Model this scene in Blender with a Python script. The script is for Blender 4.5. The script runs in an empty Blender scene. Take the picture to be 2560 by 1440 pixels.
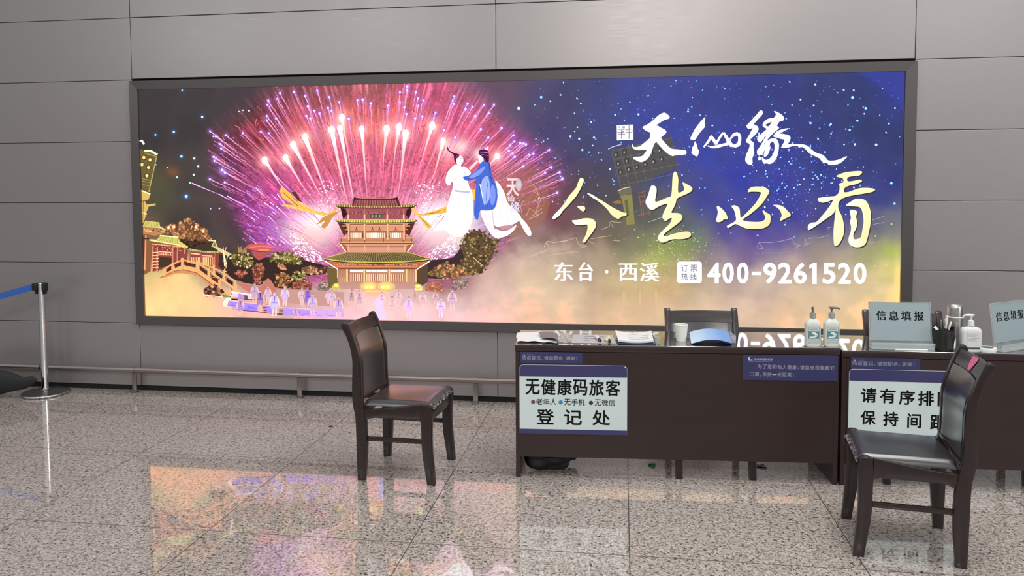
import bpy, bmesh, math, random
import numpy as np
from mathutils import Vector, Matrix
from mathutils.geometry import tessellate_polygon

# ------------------------------------------------------------------ camera
S = bpy.context.scene
COL = S.collection
CAM = Vector((3.961, -5.946, 1.660))            # metres; x along the wall, y into the wall (wall face at y=0), z up
R_ = Vector((0.99028753, 0.13895386, -0.00473686))
U_ = Vector((-0.00302479, 0.05559344, 0.99844891))
F_ = Vector((-0.13900167, 0.98873717, -0.0554738))
FOC, PX0, PY0 = 1955.91, 1280.0, 582.0
cd = bpy.data.cameras.new('camera')
cam = bpy.data.objects.new('camera', cd)
COL.objects.link(cam)
cam.matrix_world = Matrix(((R_.x, U_.x, -F_.x, CAM.x), (R_.y, U_.y, -F_.y, CAM.y), (R_.z, U_.z, -F_.z, CAM.z), (0, 0, 0, 1)))
cd.sensor_fit = 'HORIZONTAL'
cd.sensor_width = 36
cd.lens = FOC * 36 / 2560
cd.shift_y = -(720 - PY0) / 2560
cd.clip_start = 0.05
S.camera = cam
S.view_settings.view_transform = 'Standard'
S.view_settings.look = 'None'
S.view_settings.gamma = 1
S.view_settings.use_curve_mapping = False
S.view_settings.exposure = 0.0
S.cycles.max_bounces = 8
S.cycles.transparent_max_bounces = 16

# ------------------------------------------------------------------ world and lamps
W = bpy.data.worlds.new('hall_daylight')
S.world = W
W.use_nodes = True
wn = W.node_tree
wn.nodes.clear()
wo = wn.nodes.new('ShaderNodeOutputWorld')
wb = wn.nodes.new('ShaderNodeBackground')
wt = wn.nodes.new('ShaderNodeTexCoord')
ws = wn.nodes.new('ShaderNodeSeparateXYZ')
wr = wn.nodes.new('ShaderNodeValToRGB')
for pos, v in ((0.0, (0.10, 0.10, 0.10)), (0.10, (0.19, 0.19, 0.195)), (0.30, (0.48, 0.495, 0.51)), (0.6, (0.80, 0.82, 0.84))):
    e0 = wr.color_ramp.elements[0] if pos == 0 else wr.color_ramp.elements[1] if pos == 0.6 else wr.color_ramp.elements.new(pos)
    e0.position = pos
    e0.color = (*v, 1)
wn.links.new(wt.outputs['Generated'], ws.inputs[0])
wn.links.new(ws.outputs['Z'], wr.inputs[0])
wn.links.new(wr.outputs[0], wb.inputs[0])
wn.links.new(wb.outputs[0], wo.inputs[0])
wb.inputs[1].default_value = 1.06


def area(name, loc, target, sx, sy, power, color=(1, 1, 1), spread=180):
    l = bpy.data.lights.new(name, 'AREA')
    l.shape = 'RECTANGLE'
    l.size, l.size_y, l.energy, l.color = sx, sy, power, color
    l.spread = math.radians(spread)
    o = bpy.data.objects.new(name, l)
    COL.objects.link(o)
    o.location = loc
    o.rotation_euler = (Vector(target) - Vector(loc)).to_track_quat('-Z', 'Y').to_euler()
    return o


area('ceiling_light', (5.6, -2.6, 5.6), (5.2, -2.6, 0), 4.5, 1.6, 190, (1, 0.985, 0.96))
area('hall_light', (4.4, -10.2, 4.95), (4.1, 0, 2.6), 2.0, 0.7, 58, (1, 0.99, 0.95), 120)
area('hall_light', (-0.9, -10.2, 5.2), (1.4, 0, 2.4), 1.5, 0.6, 30, (0.98, 0.98, 1), 120)
area('hall_light', (-4.6, -10.2, 5.0), (0.5, 0, 2.4), 1.5, 0.6, 26, (0.93, 0.96, 1), 120)
area('hall_light', (10.5, -10.2, 5.4), (7, 0, 2.6), 1.6, 0.6, 26, (0.93, 0.97, 1), 120)
area('hall_window', (13.5, -6.5, 2.6), (5, -1.5, 0.8), 2.2, 3.0, 90, (0.95, 0.98, 1), 150)


# ------------------------------------------------------------------ pixel helpers (2560x1440 frame): points on known planes
def ray(x, y):
    return R_ * ((x - PX0) / FOC) - U_ * ((y - PY0) / FOC) + F_


def on_floor(x, y, z=0.0):
    d = ray(x, y)
    return CAM + d * ((z - CAM.z) / d.z)


def on_wall(x, y, Y=0.0):
    d = ray(x, y)
    return CAM + d * ((Y - CAM.y) / d.y)


def s2l(c):
    return tuple((v / 255 / 12.92) if v / 255 <= 0.04045 else ((v / 255 + 0.055) / 1.055) ** 2.4 for v in c)


# ------------------------------------------------------------------ materials
def mat(name, rgb, rough=0.5, metal=0.0, ior=1.5, coat=0.0, coat_rough=0.05, noise=0.0, nscale=30, bump=0.0, bscale=200, trans=0.0, stretch=(1, 1, 1), sub=0.0):
    m = bpy.data.materials.new(name)
    m.use_nodes = True
    nt = m.node_tree
    b = nt.nodes['Principled BSDF']
    c = s2l(rgb)
    b.inputs['Base Color'].default_value = (*c, 1)
    b.inputs['Roughness'].default_value = rough
    b.inputs['Metallic'].default_value = metal
    b.inputs['IOR'].default_value = ior
    b.inputs['Coat Weight'].default_value = coat
    b.inputs['Coat Roughness'].default_value = coat_rough
    b.inputs['Transmission Weight'].default_value = trans
    if noise or bump:
        tc = nt.nodes.new('ShaderNodeTexCoord')
        mp = nt.nodes.new('ShaderNodeMapping')
        mp.inputs['Scale'].default_value = stretch
        nt.links.new(tc.outputs['Object'], mp.inputs[0])
    if noise:
        n = nt.nodes.new('ShaderNodeTexNoise')
        n.inputs['Scale'].default_value = nscale
        n.inputs['Detail'].default_value = 4
        r = nt.nodes.new('ShaderNodeValToRGB')
        r.color_ramp.elements[0].position, r.color_ramp.elements[1].position = 0.3, 0.7
        r.color_ramp.elements[0].color = (*[v * (1 - noise) for v in c], 1)
        r.color_ramp.elements[1].color = (*[min(1, v * (1 + noise)) for v in c], 1)
        nt.links.new(mp.outputs[0], n.inputs['Vector'])
        nt.links.new(n.outputs['Fac'], r.inputs[0])
        nt.links.new(r.outputs[0], b.inputs['Base Color'])
    if bump:
        n = nt.nodes.new('ShaderNodeTexNoise')
        n.inputs['Scale'].default_value = bscale
        n.inputs['Detail'].default_value = 3
        bp = nt.nodes.new('ShaderNodeBump')
        bp.inputs['Strength'].default_value = bump
        bp.inputs['Distance'].default_value = 0.002
        nt.links.new(mp.outputs[0], n.inputs['Vector'])
        nt.links.new(n.outputs['Fac'], bp.inputs['Height'])
        nt.links.new(bp.outputs[0], b.inputs['Normal'])
    return m


def emit_attr(name, strength=1.0):
    m = bpy.data.materials.new(name)
    m.use_nodes = True
    nt = m.node_tree
    nt.nodes.clear()
    o = nt.nodes.new('ShaderNodeOutputMaterial')
    e = nt.nodes.new('ShaderNodeEmission')
    a = nt.nodes.new('ShaderNodeAttribute')
    a.attribute_name = 'ink'
    e.inputs[1].default_value = strength
    nt.links.new(a.outputs['Color'], e.inputs[0])
    nt.links.new(e.outputs[0], o.inputs[0])
    return m


def print_attr(name, rough=0.4):
    m = bpy.data.materials.new(name)
    m.use_nodes = True
    nt = m.node_tree
    a = nt.nodes.new('ShaderNodeAttribute')
    a.attribute_name = 'ink'
    b = nt.nodes['Principled BSDF']
    b.inputs['Roughness'].default_value = rough
    nt.links.new(a.outputs['Color'], b.inputs['Base Color'])
    return m


# ------------------------------------------------------------------ object helpers
def tag(o, label=None, cat=None, group=None, kind=None):
    if label: o['label'] = label
    if cat: o['category'] = cat
    if group: o['group'] = group
    if kind: o['kind'] = kind
    return o


def thing(name, label, cat, loc=(0, 0, 0), rotz=0.0, group=None):
    o = bpy.data.objects.new(name, None)
    COL.objects.link(o)
    o.location = loc
    o.rotation_euler = (0, 0, rotz)
    return tag(o, label, cat, group)


def sharpen(bm, deg=38):
    lim = math.radians(deg)
    for f in bm.faces: f.smooth = True
    for e in bm.edges:
        if len(e.link_faces) == 2 and e.calc_face_angle(0) > lim: e.smooth = False


def build(name, bm, m, parent=None, recalc=True, deg=38):
    if recalc: bmesh.ops.recalc_face_normals(bm, faces=bm.faces[:])
    sharpen(bm, deg)
    me = bpy.data.meshes.new(name)
    bm.to_mesh(me)
    bm.free()
    for x in (m if isinstance(m, (list, tuple)) else [m]): me.materials.append(x)
    o = bpy.data.objects.new(name, me)
    COL.objects.link(o)
    o.parent = parent
    return o


def NB(): return bmesh.new()


def dup(root, loc, rotz, label, group=None):
    r = root.copy(); COL.objects.link(r)
    r.location = loc; r.rotation_euler = (0, 0, rotz)
    r['label'] = label
    if group: r['group'] = group
    for ch in list(root.children):
        c = ch.copy(); COL.objects.link(c); c.parent = r
        for g in list(ch.children):
            d = g.copy(); COL.objects.link(d); d.parent = c
    return r


def add_box(bm, c, s, bev=0.0, rot=None, seg=2, mi=0):
    M = Matrix.Translation(c)
    if rot is not None: M = M @ rot
    r = bmesh.ops.create_cube(bm, size=1, matrix=M @ Matrix.Diagonal((s[0], s[1], s[2], 1)))
    vs = r['verts']
    fs = list({f for v in vs for f in v.link_faces})
    if bev > 0:
        es = list({e for v in vs for e in v.link_edges})
        q = bmesh.ops.bevel(bm, geom=es, offset=bev, segments=seg, affect='EDGES', profile=0.5)
        fs = q['faces'] + [f for f in fs if f.is_valid]
    for f in fs:
        if f.is_valid: f.material_index = mi
    return vs


def add_prism(bm, poly, depth, to3, bev=0.0, seg=2, mi=0):
    """poly: 2D outline; to3(u, v, w) -> 3D, extruded over w in [-depth/2, depth/2]"""
    n = len(poly)
    a = [bm.verts.new(to3(u, v, -depth / 2)) for u, v in poly]
    b = [bm.verts.new(to3(u, v, depth / 2)) for u, v in poly]
    fa = bm.faces.new(a); fb = bm.faces.new(b[::-1])
    rim = [bm.faces.new((a[i], a[(i + 1) % n], b[(i + 1) % n], b[i])) for i in range(n)]
    bmesh.ops.recalc_face_normals(bm, faces=[fa, fb] + rim)
    for f in [fa, fb] + rim: f.material_index = mi
    if bev > 0:
        es = list(fa.edges) + list(fb.edges)
        q = bmesh.ops.bevel(bm, geom=es, offset=bev, segments=seg, affect='EDGES', profile=0.5)
        for f in q['faces']: f.material_index = mi


def add_lathe(bm, prof, c=(0, 0, 0), n=32, sx=1.0, sy=1.0, power=2.0, mi=0):
    """prof: (radius, z) from bottom to top; superellipse cross-section"""
    rings = []
    for r, z in prof:
        ring = []
        if r <= 1e-6:
            ring = [bm.verts.new((c[0], c[1], c[2] + z))]
        else:
            for k in range(n):
                t = 2 * math.pi * k / n
                ct, st = math.cos(t), math.sin(t)
                x = math.copysign(abs(ct) ** (2 / power), ct); y = math.copysign(abs(st) ** (2 / power), st)
                ring.append(bm.verts.new((c[0] + r * sx * x, c[1] + r * sy * y, c[2] + z)))
        rings.append(ring)
    for a, b in zip(rings, rings[1:]):
        if len(a) == 1 and len(b) == 1: continue
        for k in range(n):
            k2 = (k + 1) % n
            if len(a) == 1: f = bm.faces.new((a[0], b[k2], b[k]))
            elif len(b) == 1: f = bm.faces.new((a[k], a[k2], b[0]))
            else: f = bm.faces.new((a[k], a[k2], b[k2], b[k]))
            f.material_index = mi
    for ring in (rings[0], rings[-1]):
        if len(ring) > 1:
            f = bm.faces.new(ring if ring is rings[-1] else ring[::-1]); f.material_index = mi


def add_tube(bm, pts, rad, n=12, cap=True, mi=0):
    pts = [Vector(p) for p in pts]
    rad = rad if isinstance(rad, (list, tuple)) else [rad] * len(pts)
    prev = None; rings = []
    for i, p in enumerate(pts):
        t = (pts[min(i + 1, len(pts) - 1)] - pts[max(i - 1, 0)]).normalized()
        if prev is None:
            a = Vector((0, 0, 1)) if abs(t.z) < 0.9 else Vector((1, 0, 0))
            prev = t.cross(a).normalized()
        u = (prev - t * prev.dot(t)).normalized(); v = t.cross(u); prev = u
        rings.append([bm.verts.new(p + (u * math.cos(2 * math.pi * k / n) + v * math.sin(2 * math.pi * k / n)) * rad[i]) for k in range(n)])
    for a, b in zip(rings, rings[1:]):
        for k in range(n):
            f = bm.faces.new((a[k], a[(k + 1) % n], b[(k + 1) % n], b[k])); f.material_index = mi
    if cap:
        bm.faces.new(rings[0][::-1]).material_index = mi; bm.faces.new(rings[-1]).material_index = mi


def add_sheet(bm, fn, nu, nv, thick=0.0, mi=0):
    """surface fn(u,v) over [0,1]^2; thick: solid below along the normal"""
    g = [[Vector(fn(i / nu, j / nv)) for j in range(nv + 1)] for i in range(nu + 1)]
    top = [[bm.verts.new(p) for p in row] for row in g]
    fs = []
    for i in range(nu):
        for j in range(nv):
            fs.append(bm.faces.new((top[i][j], top[i + 1][j], top[i + 1][j + 1], top[i][j + 1])))
    if thick:
        bot = [[None] * (nv + 1) for _ in range(nu + 1)]
        for i in range(nu + 1):
            for j in range(nv + 1):
                du = g[min(i + 1, nu)][j] - g[max(i - 1, 0)][j]; dv = g[i][min(j + 1, nv)] - g[i][max(j - 1, 0)]
                nn = du.cross(dv)
                nn = nn.normalized() if nn.length > 1e-12 else Vector((0, 0, 1))
                bot[i][j] = bm.verts.new(g[i][j] - nn * thick)
        for i in range(nu):
            for j in range(nv):
                fs.append(bm.faces.new((bot[i][j], bot[i][j + 1], bot[i + 1][j + 1], bot[i + 1][j])))
        for i in range(nu):
            fs.append(bm.faces.new((top[i][0], bot[i][0], bot[i + 1][0], top[i + 1][0])))
            fs.append(bm.faces.new((top[i][nv], top[i + 1][nv], bot[i + 1][nv], bot[i][nv])))
        for j in range(nv):
            fs.append(bm.faces.new((top[0][j], top[0][j + 1], bot[0][j + 1], bot[0][j])))
            fs.append(bm.faces.new((top[nu][j], bot[nu][j], bot[nu][j + 1], top[nu][j + 1])))
    for f in fs: f.material_index = mi


def catmull(pts, closed=True, k=4):
    n = len(pts); out = []
    rng = range(n) if closed else range(n - 1)
    for i in rng:
        p = [pts[(i + j) % n] if closed else pts[max(0, min(n - 1, i + j))] for j in (-1, 0, 1, 2)]
        for s in range(k):
            t = s / k
            out.append(tuple(0.5 * ((2 * p[1][d]) + (-p[0][d] + p[2][d]) * t + (2 * p[0][d] - 5 * p[1][d] + 4 * p[2][d] - p[3][d]) * t * t + (-p[0][d] + 3 * p[1][d] - 3 * p[2][d] + p[3][d]) * t ** 3) for d in range(2)))
    if not closed: out.append(tuple(pts[-1][:2]))
    return out


_tc = {}


def text2d(body, bold=0.0):
    """outline of a word as flat triangles, box (0..1) wide and high, with its true aspect"""
    key = (body, bold)
    if key in _tc: return _tc[key]
    cu = bpy.data.curves.new('lettering_outline', 'FONT')
    cu.body = body; cu.size = 1; cu.offset = bold; cu.resolution_u = 5
    o = bpy.data.objects.new('lettering_outline', cu); COL.objects.link(o)
    dg = bpy.context.evaluated_depsgraph_get()
    me = bpy.data.meshes.new_from_object(o.evaluated_get(dg))
    v = np.array([(p.co.x, p.co.y) for p in me.vertices])
    me.calc_loop_triangles()
    t = np.array([tuple(q.vertices) for q in me.loop_triangles])
    bpy.data.objects.remove(o); bpy.data.curves.remove(cu); bpy.data.meshes.remove(me)
    lo, hi = v.min(0), v.max(0)
    v = (v - lo) / (hi - lo)
    _tc[key] = (v, t)
    return _tc[key]


def glowing(v):
    """the brightest inks of the backlit print shine beyond paper white"""
    return v * (1 + 0.95 * np.clip((v - 0.78) / 0.22, 0, 1))


class Ink:
    """flat coloured print: triangles in a 2D page, each with its own ink"""

    def __init__(s): s.v, s.t, s.c, s.o, s.k, s.n = [], [], [], [], 0, 0

    def tris(s, pts, tri, cols, order=None):
        if order is None: s.n += 1
        o = s.n if order is None else order
        for (x, y), c in zip(pts, cols):
            s.v.append((x, y)); s.c.append(c); s.o.append(o)
        for a in tri: s.t.append((a[0] + s.k, a[1] + s.k, a[2] + s.k))
        s.k += len(pts)

    def poly(s, pts, col, smooth=0):
        if smooth: pts = catmull(pts, True, smooth)
        tri = tessellate_polygon([[Vector((p[0], p[1], 0)) for p in pts]])
        cols = [col(p[0], p[1]) if callable(col) else col for p in pts]
        s.tris(pts, tri, cols)

    def line(s, pts, w, col, col2=None):
        w = w if isinstance(w, (list, tuple)) else [w] * len(pts)
        n = len(pts); vs, cs = [], []
        for i in range(n):
            a = pts[max(0, i - 1)]; b = pts[min(n - 1, i + 1)]
            dx, dy = b[0] - a[0], b[1] - a[1]; L = math.hypot(dx, dy) or 1
            nx, ny = -dy / L * w[i] / 2, dx / L * w[i] / 2
            f = i / max(1, n - 1)
            c = col if col2 is None else tuple(col[k] * (1 - f) + col2[k] * f for k in range(3))
            vs += [(pts[i][0] + nx, pts[i][1] + ny), (pts[i][0] - nx, pts[i][1] - ny)]; cs += [c, c]
        tr = []
        for i in range(n - 1): tr += [(2 * i, 2 * i + 1, 2 * i + 3), (2 * i, 2 * i + 3, 2 * i + 2)]
        s.tris(vs, tr, cs)

    def disc(s, cx, cy, rx, ry, c0, c1=None, n=10, rot=0.0):
        ct, st = math.cos(rot), math.sin(rot)
        vs = [(cx, cy)]
        for k in range(n):
            a = 2 * math.pi * k / n
            x, y = rx * math.cos(a), ry * math.sin(a)
            vs.append((cx + x * ct - y * st, cy + x * st + y * ct))
        s.tris(vs, [(0, 1 + k, 1 + (k + 1) % n) for k in range(n)], [c0] + [c1 or c0] * n)

    def rect(s, x0, y0, x1, y1, col):
        s.tris([(x0, y0), (x1, y0), (x1, y1), (x0, y1)], [(0, 1, 2), (0, 2, 3)], [col] * 4)

    def text(s, body, x0, y0, x1, y1, col, bold=0.0, flat=1.0):
        """box in page coordinates, y0 = top edge, y1 = bottom edge"""
        v, t = text2d(body)
        e = bold * 0.95 * abs(y1 - y0)
        x0, x1 = x0 + e, x1 - e
        y0, y1 = (y0 + e, y1 - e) if y1 > y0 else (y0 - e, y1 + e)
        s.n += 1
        for k in range(8 if bold else 1):
            dx, dy = (e * math.cos(k * math.pi / 4), flat * e * math.sin(k * math.pi / 4)) if bold else (0, 0)
            s.tris([(x0 + a * (x1 - x0) + dx, y1 + b * (y0 - y1) + dy) for a, b in v], t, [col] * len(v), s.n)

    def mesh(s, name, to3, m, parent, step=1e-6, lift=False):
        me = bpy.data.meshes.new(name)
        co = [to3(x, y, o * step) for (x, y), o in zip(s.v, s.o)]
        me.from_pydata([tuple(c) for c in co], [], s.t)
        a = me.color_attributes.new('ink', 'FLOAT_COLOR', 'POINT')
        cc = np.ones((len(s.c), 4), dtype=np.float32)
        cc[:, :3] = np.array(s.c, dtype=np.float32)
        x = cc[:, :3] / 255
        cc[:, :3] = np.where(x <= 0.04045, x / 12.92, ((np.maximum(x, 0) + 0.055) / 1.055) ** 2.4)
        if lift: cc[:, :3] = glowing(cc[:, :3])
        a.data.foreach_set('color', cc.ravel())
        me.materials.append(m)
        o = bpy.data.objects.new(name, me); COL.objects.link(o); o.parent = parent
        return o


# ------------------------------------------------------------------ shared materials
M_WOOD = mat('dark_wood', (33, 19, 17), 0.34, coat=0.25, coat_rough=0.14, noise=0.22, nscale=14, stretch=(1, 1, 0.15))
M_DESK = mat('dark_desk_wood', (44, 28, 26), 0.38, noise=0.10, nscale=9, stretch=(0.2, 1, 1))
M_LEATHER = mat('black_leather', (22, 18, 18), 0.30, ior=1.6, coat=0.9, coat_rough=0.24, bump=0.12, bscale=260)
M_CHROME = mat('polished_steel', (205, 203, 200), 0.13, metal=1.0)
M_STEEL = mat('brushed_steel', (150, 146, 142), 0.33, metal=1.0, noise=0.08, nscale=40, stretch=(0.05, 1, 1))
M_BLACK = mat('black_plastic', (26, 26, 27), 0.42)
M_WHITE = mat('white_plastic', (222, 226, 222), 0.38)
M_PAPER = mat('white_paper', (215, 213, 210), 0.7, noise=0.04, nscale=60)
M_NAVY = mat('navy_print', (50, 49, 92), 0.45)
M_BOARD = mat('pale_board', (204, 217, 215), 0.4)
M_INK = print_attr('printed_ink')
M_CLEAR = mat('clear_acrylic', (240, 246, 246), 0.06, trans=0.78, ior=1.3)


def seat_material():
    m = M_LEATHER.copy()
    m.name = 'worn_seat_leather'
    nt = m.node_tree; b = nt.nodes['Principled BSDF']; L = nt.links.new
    tc = nt.nodes.new('ShaderNodeTexCoord'); sx = nt.nodes.new('ShaderNodeSeparateXYZ'); L(tc.outputs['Object'], sx.inputs[0])
    a = nt.nodes.new('ShaderNodeMapRange'); a.inputs[1].default_value, a.inputs[2].default_value = 0.204, 0.222; L(sx.outputs[0], a.inputs[0])
    n = nt.nodes.new('ShaderNodeTexNoise'); n.inputs['Scale'].default_value = 75; n.inputs['Detail'].default_value = 4; L(tc.outputs['Object'], n.inputs['Vector'])
    r = nt.nodes.new('ShaderNodeMapRange'); r.inputs[1].default_value, r.inputs[2].default_value = 0.46, 0.60; L(n.outputs['Fac'], r.inputs[0])
    q = nt.nodes.new('ShaderNodeMath'); q.operation = 'MULTIPLY'; L(a.outputs[0], q.inputs[0]); L(r.outputs[0], q.inputs[1])
    x = nt.nodes.new('ShaderNodeMix'); x.data_type = 'RGBA'; L(q.outputs[0], x.inputs[0])
    x.inputs[6].default_value = b.inputs['Base Color'].default_value; x.inputs[7].default_value = (*s2l((170, 166, 166)), 1)
    L(x.outputs[2], b.inputs['Base Color'])
    return m


M_SEAT = seat_material()

# ------------------------------------------------------------------ setting: wall, floor
def wall_material():
    m = mat('coated_metal_panel', (156, 150, 149), 0.30, ior=1.55)
    nt = m.node_tree; b = nt.nodes['Principled BSDF']
    tc = nt.nodes.new('ShaderNodeTexCoord'); mp = nt.nodes.new('ShaderNodeMapping')
    mp.inputs['Scale'].default_value = (3, 3, 180)
    n = nt.nodes.new('ShaderNodeTexNoise'); n.inputs['Scale'].default_value = 2.0; n.inputs['Detail'].default_value = 3
    r = nt.nodes.new('ShaderNodeMapRange')
    r.inputs[1].default_value, r.inputs[2].default_value, r.inputs[3].default_value, r.inputs[4].default_value = 0.3, 0.7, 0.30, 0.42
    nt.links.new(tc.outputs['Object'], mp.inputs[0]); nt.links.new(mp.outputs[0], n.inputs['Vector'])
    nt.links.new(n.outputs['Fac'], r.inputs[0]); nt.links.new(r.outputs[0], b.inputs['Roughness'])
    b.inputs['Metallic'].default_value = 0.42
    return m


M_WALL = wall_material()
M_GAP = mat('shadow_gap', (22, 21, 22), 0.8)
FX0, FX1, FZ0, FZ1 = -0.008, 6.024, 0.561, 2.552         # outer edge of the light box frame
ix0, ix1, iz0, iz1 = 0.062, 5.946, 0.631, 2.482          # lit area
bm = NB()
cw, rh, g = 3.0078, 0.5, 0.0022
z_top = 3.0655
for ci in range(-2, 4):
    x0, x1 = ci * cw + g, (ci + 1) * cw - g
    for k in range(-4, 6):
        z1 = z_top - 0.5 * k - g
        z0 = z_top - 0.5 * (k + 1) + g
        if k == 5: z0 = 0.045
        if k < 5 and k >= 1 and 0 <= ci <= 1: continue
        if k == 0 and 0 <= ci <= 1: z0 += 0.006
        if k == 5 and 0 <= ci <= 1: z1 -= 0.008
        add_box(bm, ((x0 + x1) / 2, 0.014, (z0 + z1) / 2), (x1 - x0, 0.028, z1 - z0), 0.002, seg=1)
add_box(bm, (3.0, 0.06, 2.4), (18.2, 0.06, 5.4), mi=1)
add_box(bm, (3.0, 0.035, 0.02), (18.1, 0.03, 0.04), mi=1)
wall = build('wall_back', bm, [M_WALL, M_GAP]); tag(wall, kind='structure')


def floor_material():
    m = bpy.data.materials.new('speckled_granite'); m.use_nodes = True
    nt = m.node_tree; b = nt.nodes['Principled BSDF']; L = nt.links.new
    tc = nt.nodes.new('ShaderNodeTexCoord')
    def noise(scale, detail, rough=0.55, dist=0.0):
        n = nt.nodes.new('ShaderNodeTexNoise'); n.inputs['Scale'].default_value = scale
        n.inputs['Detail'].default_value = detail; n.inputs['Roughness'].default_value = rough; n.inputs['Distortion'].default_value = dist
        L(tc.outputs['Object'], n.inputs['Vector']); return n
    n1 = noise(62, 3, 0.6, 0.6)
    r1 = nt.nodes.new('ShaderNodeValToRGB'); e = r1.color_ramp.elements
    e[0].position = 0.315; e[0].color = (*s2l((52, 46, 42)), 1)
    e[1].position = 0.41; e[1].color = (*s2l((150, 140, 132)), 1)
    q = e.new(0.46); q.color = (*s2l((191, 179, 171)), 1)
    q = e.new(0.62); q.color = (*s2l((206, 197, 190)), 1)
    L(n1.outputs['Fac'], r1.inputs[0])
    v = nt.nodes.new('ShaderNodeTexVoronoi'); v.inputs['Scale'].default_value = 90; L(tc.outputs['Object'], v.inputs['Vector'])
    sp = nt.nodes.new('ShaderNodeSeparateColor'); L(v.outputs['Color'], sp.inputs[0])
    r2 = nt.nodes.new('ShaderNodeValToRGB'); e = r2.color_ramp.elements
    e[0].position = 0.0; e[0].color = (*s2l((150, 140, 132)), 1); e[1].position = 1.0; e[1].color = (1, 1, 1, 1)
    L(sp.outputs[0], r2.inputs[0])
    mx = nt.nodes.new('ShaderNodeMix'); mx.data_type = 'RGBA'; mx.blend_type = 'MULTIPLY'; mx.inputs[0].default_value = 0.5
    L(r1.outputs[0], mx.inputs[6]); L(r2.outputs[0], mx.inputs[7])
    n3 = noise(120, 2)
    r3 = nt.nodes.new('ShaderNodeValToRGB'); e = r3.color_ramp.elements
    e[0].position = 0.36; e[0].color = (0.16, 0.145, 0.135, 1); e[1].position = 0.44; e[1].color = (1, 1, 1, 1)
    L(n3.outputs['Fac'], r3.inputs[0])
    mx2 = nt.nodes.new('ShaderNodeMix'); mx2.data_type = 'RGBA'; mx2.blend_type = 'MULTIPLY'; mx2.inputs[0].default_value = 0.85
    L(mx.outputs[2], mx2.inputs[6]); L(r3.outputs[0], mx2.inputs[7])
    # slab joints: a square grid of 1.019 m
    sx = nt.nodes.new('ShaderNodeSeparateXYZ'); L(tc.outputs['Object'], sx.inputs[0])
    def joint(out, off):
        a = nt.nodes.new('ShaderNodeMath'); a.operation = 'SUBTRACT'; a.inputs[1].default_value = off; L(out, a.inputs[0])
        p = nt.nodes.new('ShaderNodeMath'); p.operation = 'PINGPONG'; p.inputs[1].default_value = 1.019 / 2; L(a.outputs[0], p.inputs[0])
        c = nt.nodes.new('ShaderNodeMath'); c.operation = 'GREATER_THAN'; c.inputs[1].default_value = 0.0024; L(p.outputs[0], c.inputs[0])
        return c
    jx, jy = joint(sx.outputs[0], 1.962), joint(sx.outputs[1], -1.430)
    j = nt.nodes.new('ShaderNodeMath'); j.operation = 'MINIMUM'; L(jx.outputs[0], j.inputs[0]); L(jy.outputs[0], j.inputs[1])
    mx3 = nt.nodes.new('ShaderNodeMix'); mx3.data_type = 'RGBA'; L(j.outputs[0], mx3.inputs[0])
    mx3.inputs[6].default_value = (*s2l((60, 54, 52)), 1); L(mx2.outputs[2], mx3.inputs[7])
    L(mx3.outputs[2], b.inputs['Base Color'])
    rr = nt.nodes.new('ShaderNodeMapRange'); rr.inputs[3].default_value = 0.35; rr.inputs[4].default_value = 0.035; L(j.outputs[0], rr.inputs[0])
    L(rr.outputs[0], b.inputs['Roughness'])
    b.inputs['IOR'].default_value = 2.2
    return m


bm = NB()
add_box(bm, (3, -6.9, -0.05), (20, 14.3, 0.1))
fl = build('floor', bm, floor_material()); tag(fl, kind='structure')

# ------------------------------------------------------------------ low bumper rail along the wall
M_RAIL = mat('satin_rail_steel', (150, 139, 134), 0.30, metal=0.85)
rail = thing('bumper_rail', 'low grey steel rail on short posts along the foot of the wall', 'rail', (0, -0.075, 0))
bm = NB(); add_tube(bm, [(-3.2, 0, 0.19), (-0.88, 0, 0.19), (9, 0, 0.19)], 0.0215, 20)
build('rail_tube', bm, M_RAIL, rail)
for px_ in (-1.45, -0.018, 1.412, 2.842, 4.272, 5.702, 7.13, 8.56):
    bm = NB(); add_box(bm, (px_, 0.014, 0.088), (0.04, 0.012, 0.176), 0.003)
    add_box(bm, (px_, 0.008, 0.006), (0.05, 0.045, 0.012), 0.003)
    p = build('post', bm, M_RAIL, rail)
    bm = NB(); add_tube(bm, [(px_ - 0.018, 0, 0.19), (px_ + 0.018, 0, 0.19)], 0.0245, 20)
    build('clamp', bm, M_RAIL, p)
bm = NB(); add_tube(bm, [(-0.86, 0, 0.19), (-0.845, 0, 0.19)], 0.0228, 20); build('joint_collar', bm, M_BLACK, rail)

# ------------------------------------------------------------------ belt stanchion
c = Vector((on_wall(113, 975, -0.196).x, -0.196, 0))
st = thing('belt_stanchion', 'polished steel crowd control post with black head and blue belt', 'stanchion', c)
M_BASE = mat('dark_base_plate', (82, 78, 77), 0.28, metal=0.6)
bm = NB(); add_lathe(bm, [(0.168, 0.0), (0.172, 0.004), (0.172, 0.014), (0.166, 0.02), (0.1, 0.027), (0.03, 0.032), (0, 0.032)], n=64)
ba = build('base', bm, M_BASE, st)
bm = NB()
n = 64
for a in range(n):
    pass
add_tube(bm, [(0.171 * math.cos(2 * math.pi * k / 72), 0.171 * math.sin(2 * math.pi * k / 72), 0.011) for k in range(73)], 0.0095, 10)
build('rim', bm, M_CHROME, ba)
bm = NB(); add_lathe(bm, [(0.034, 0.030), (0.034, 0.045), (0.0255, 0.06), (0.0255, 0.912), (0.024, 0.916), (0, 0.916)], n=40)
build('pole', bm, M_CHROME, st)
hd = Vector((0, 0, 0))
bm = NB()
add_lathe(bm, [(0.028, 0.845), (0.030, 0.848), (0.030, 0.912), (0.027, 0.916), (0, 0.917)], c=(0, 0.012, 0), n=32)
for dx in (-1, 1):
    add_box(bm, (dx * 0.036, -0.004, 0.884), (0.024, 0.05, 0.066), 0.004)
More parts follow.
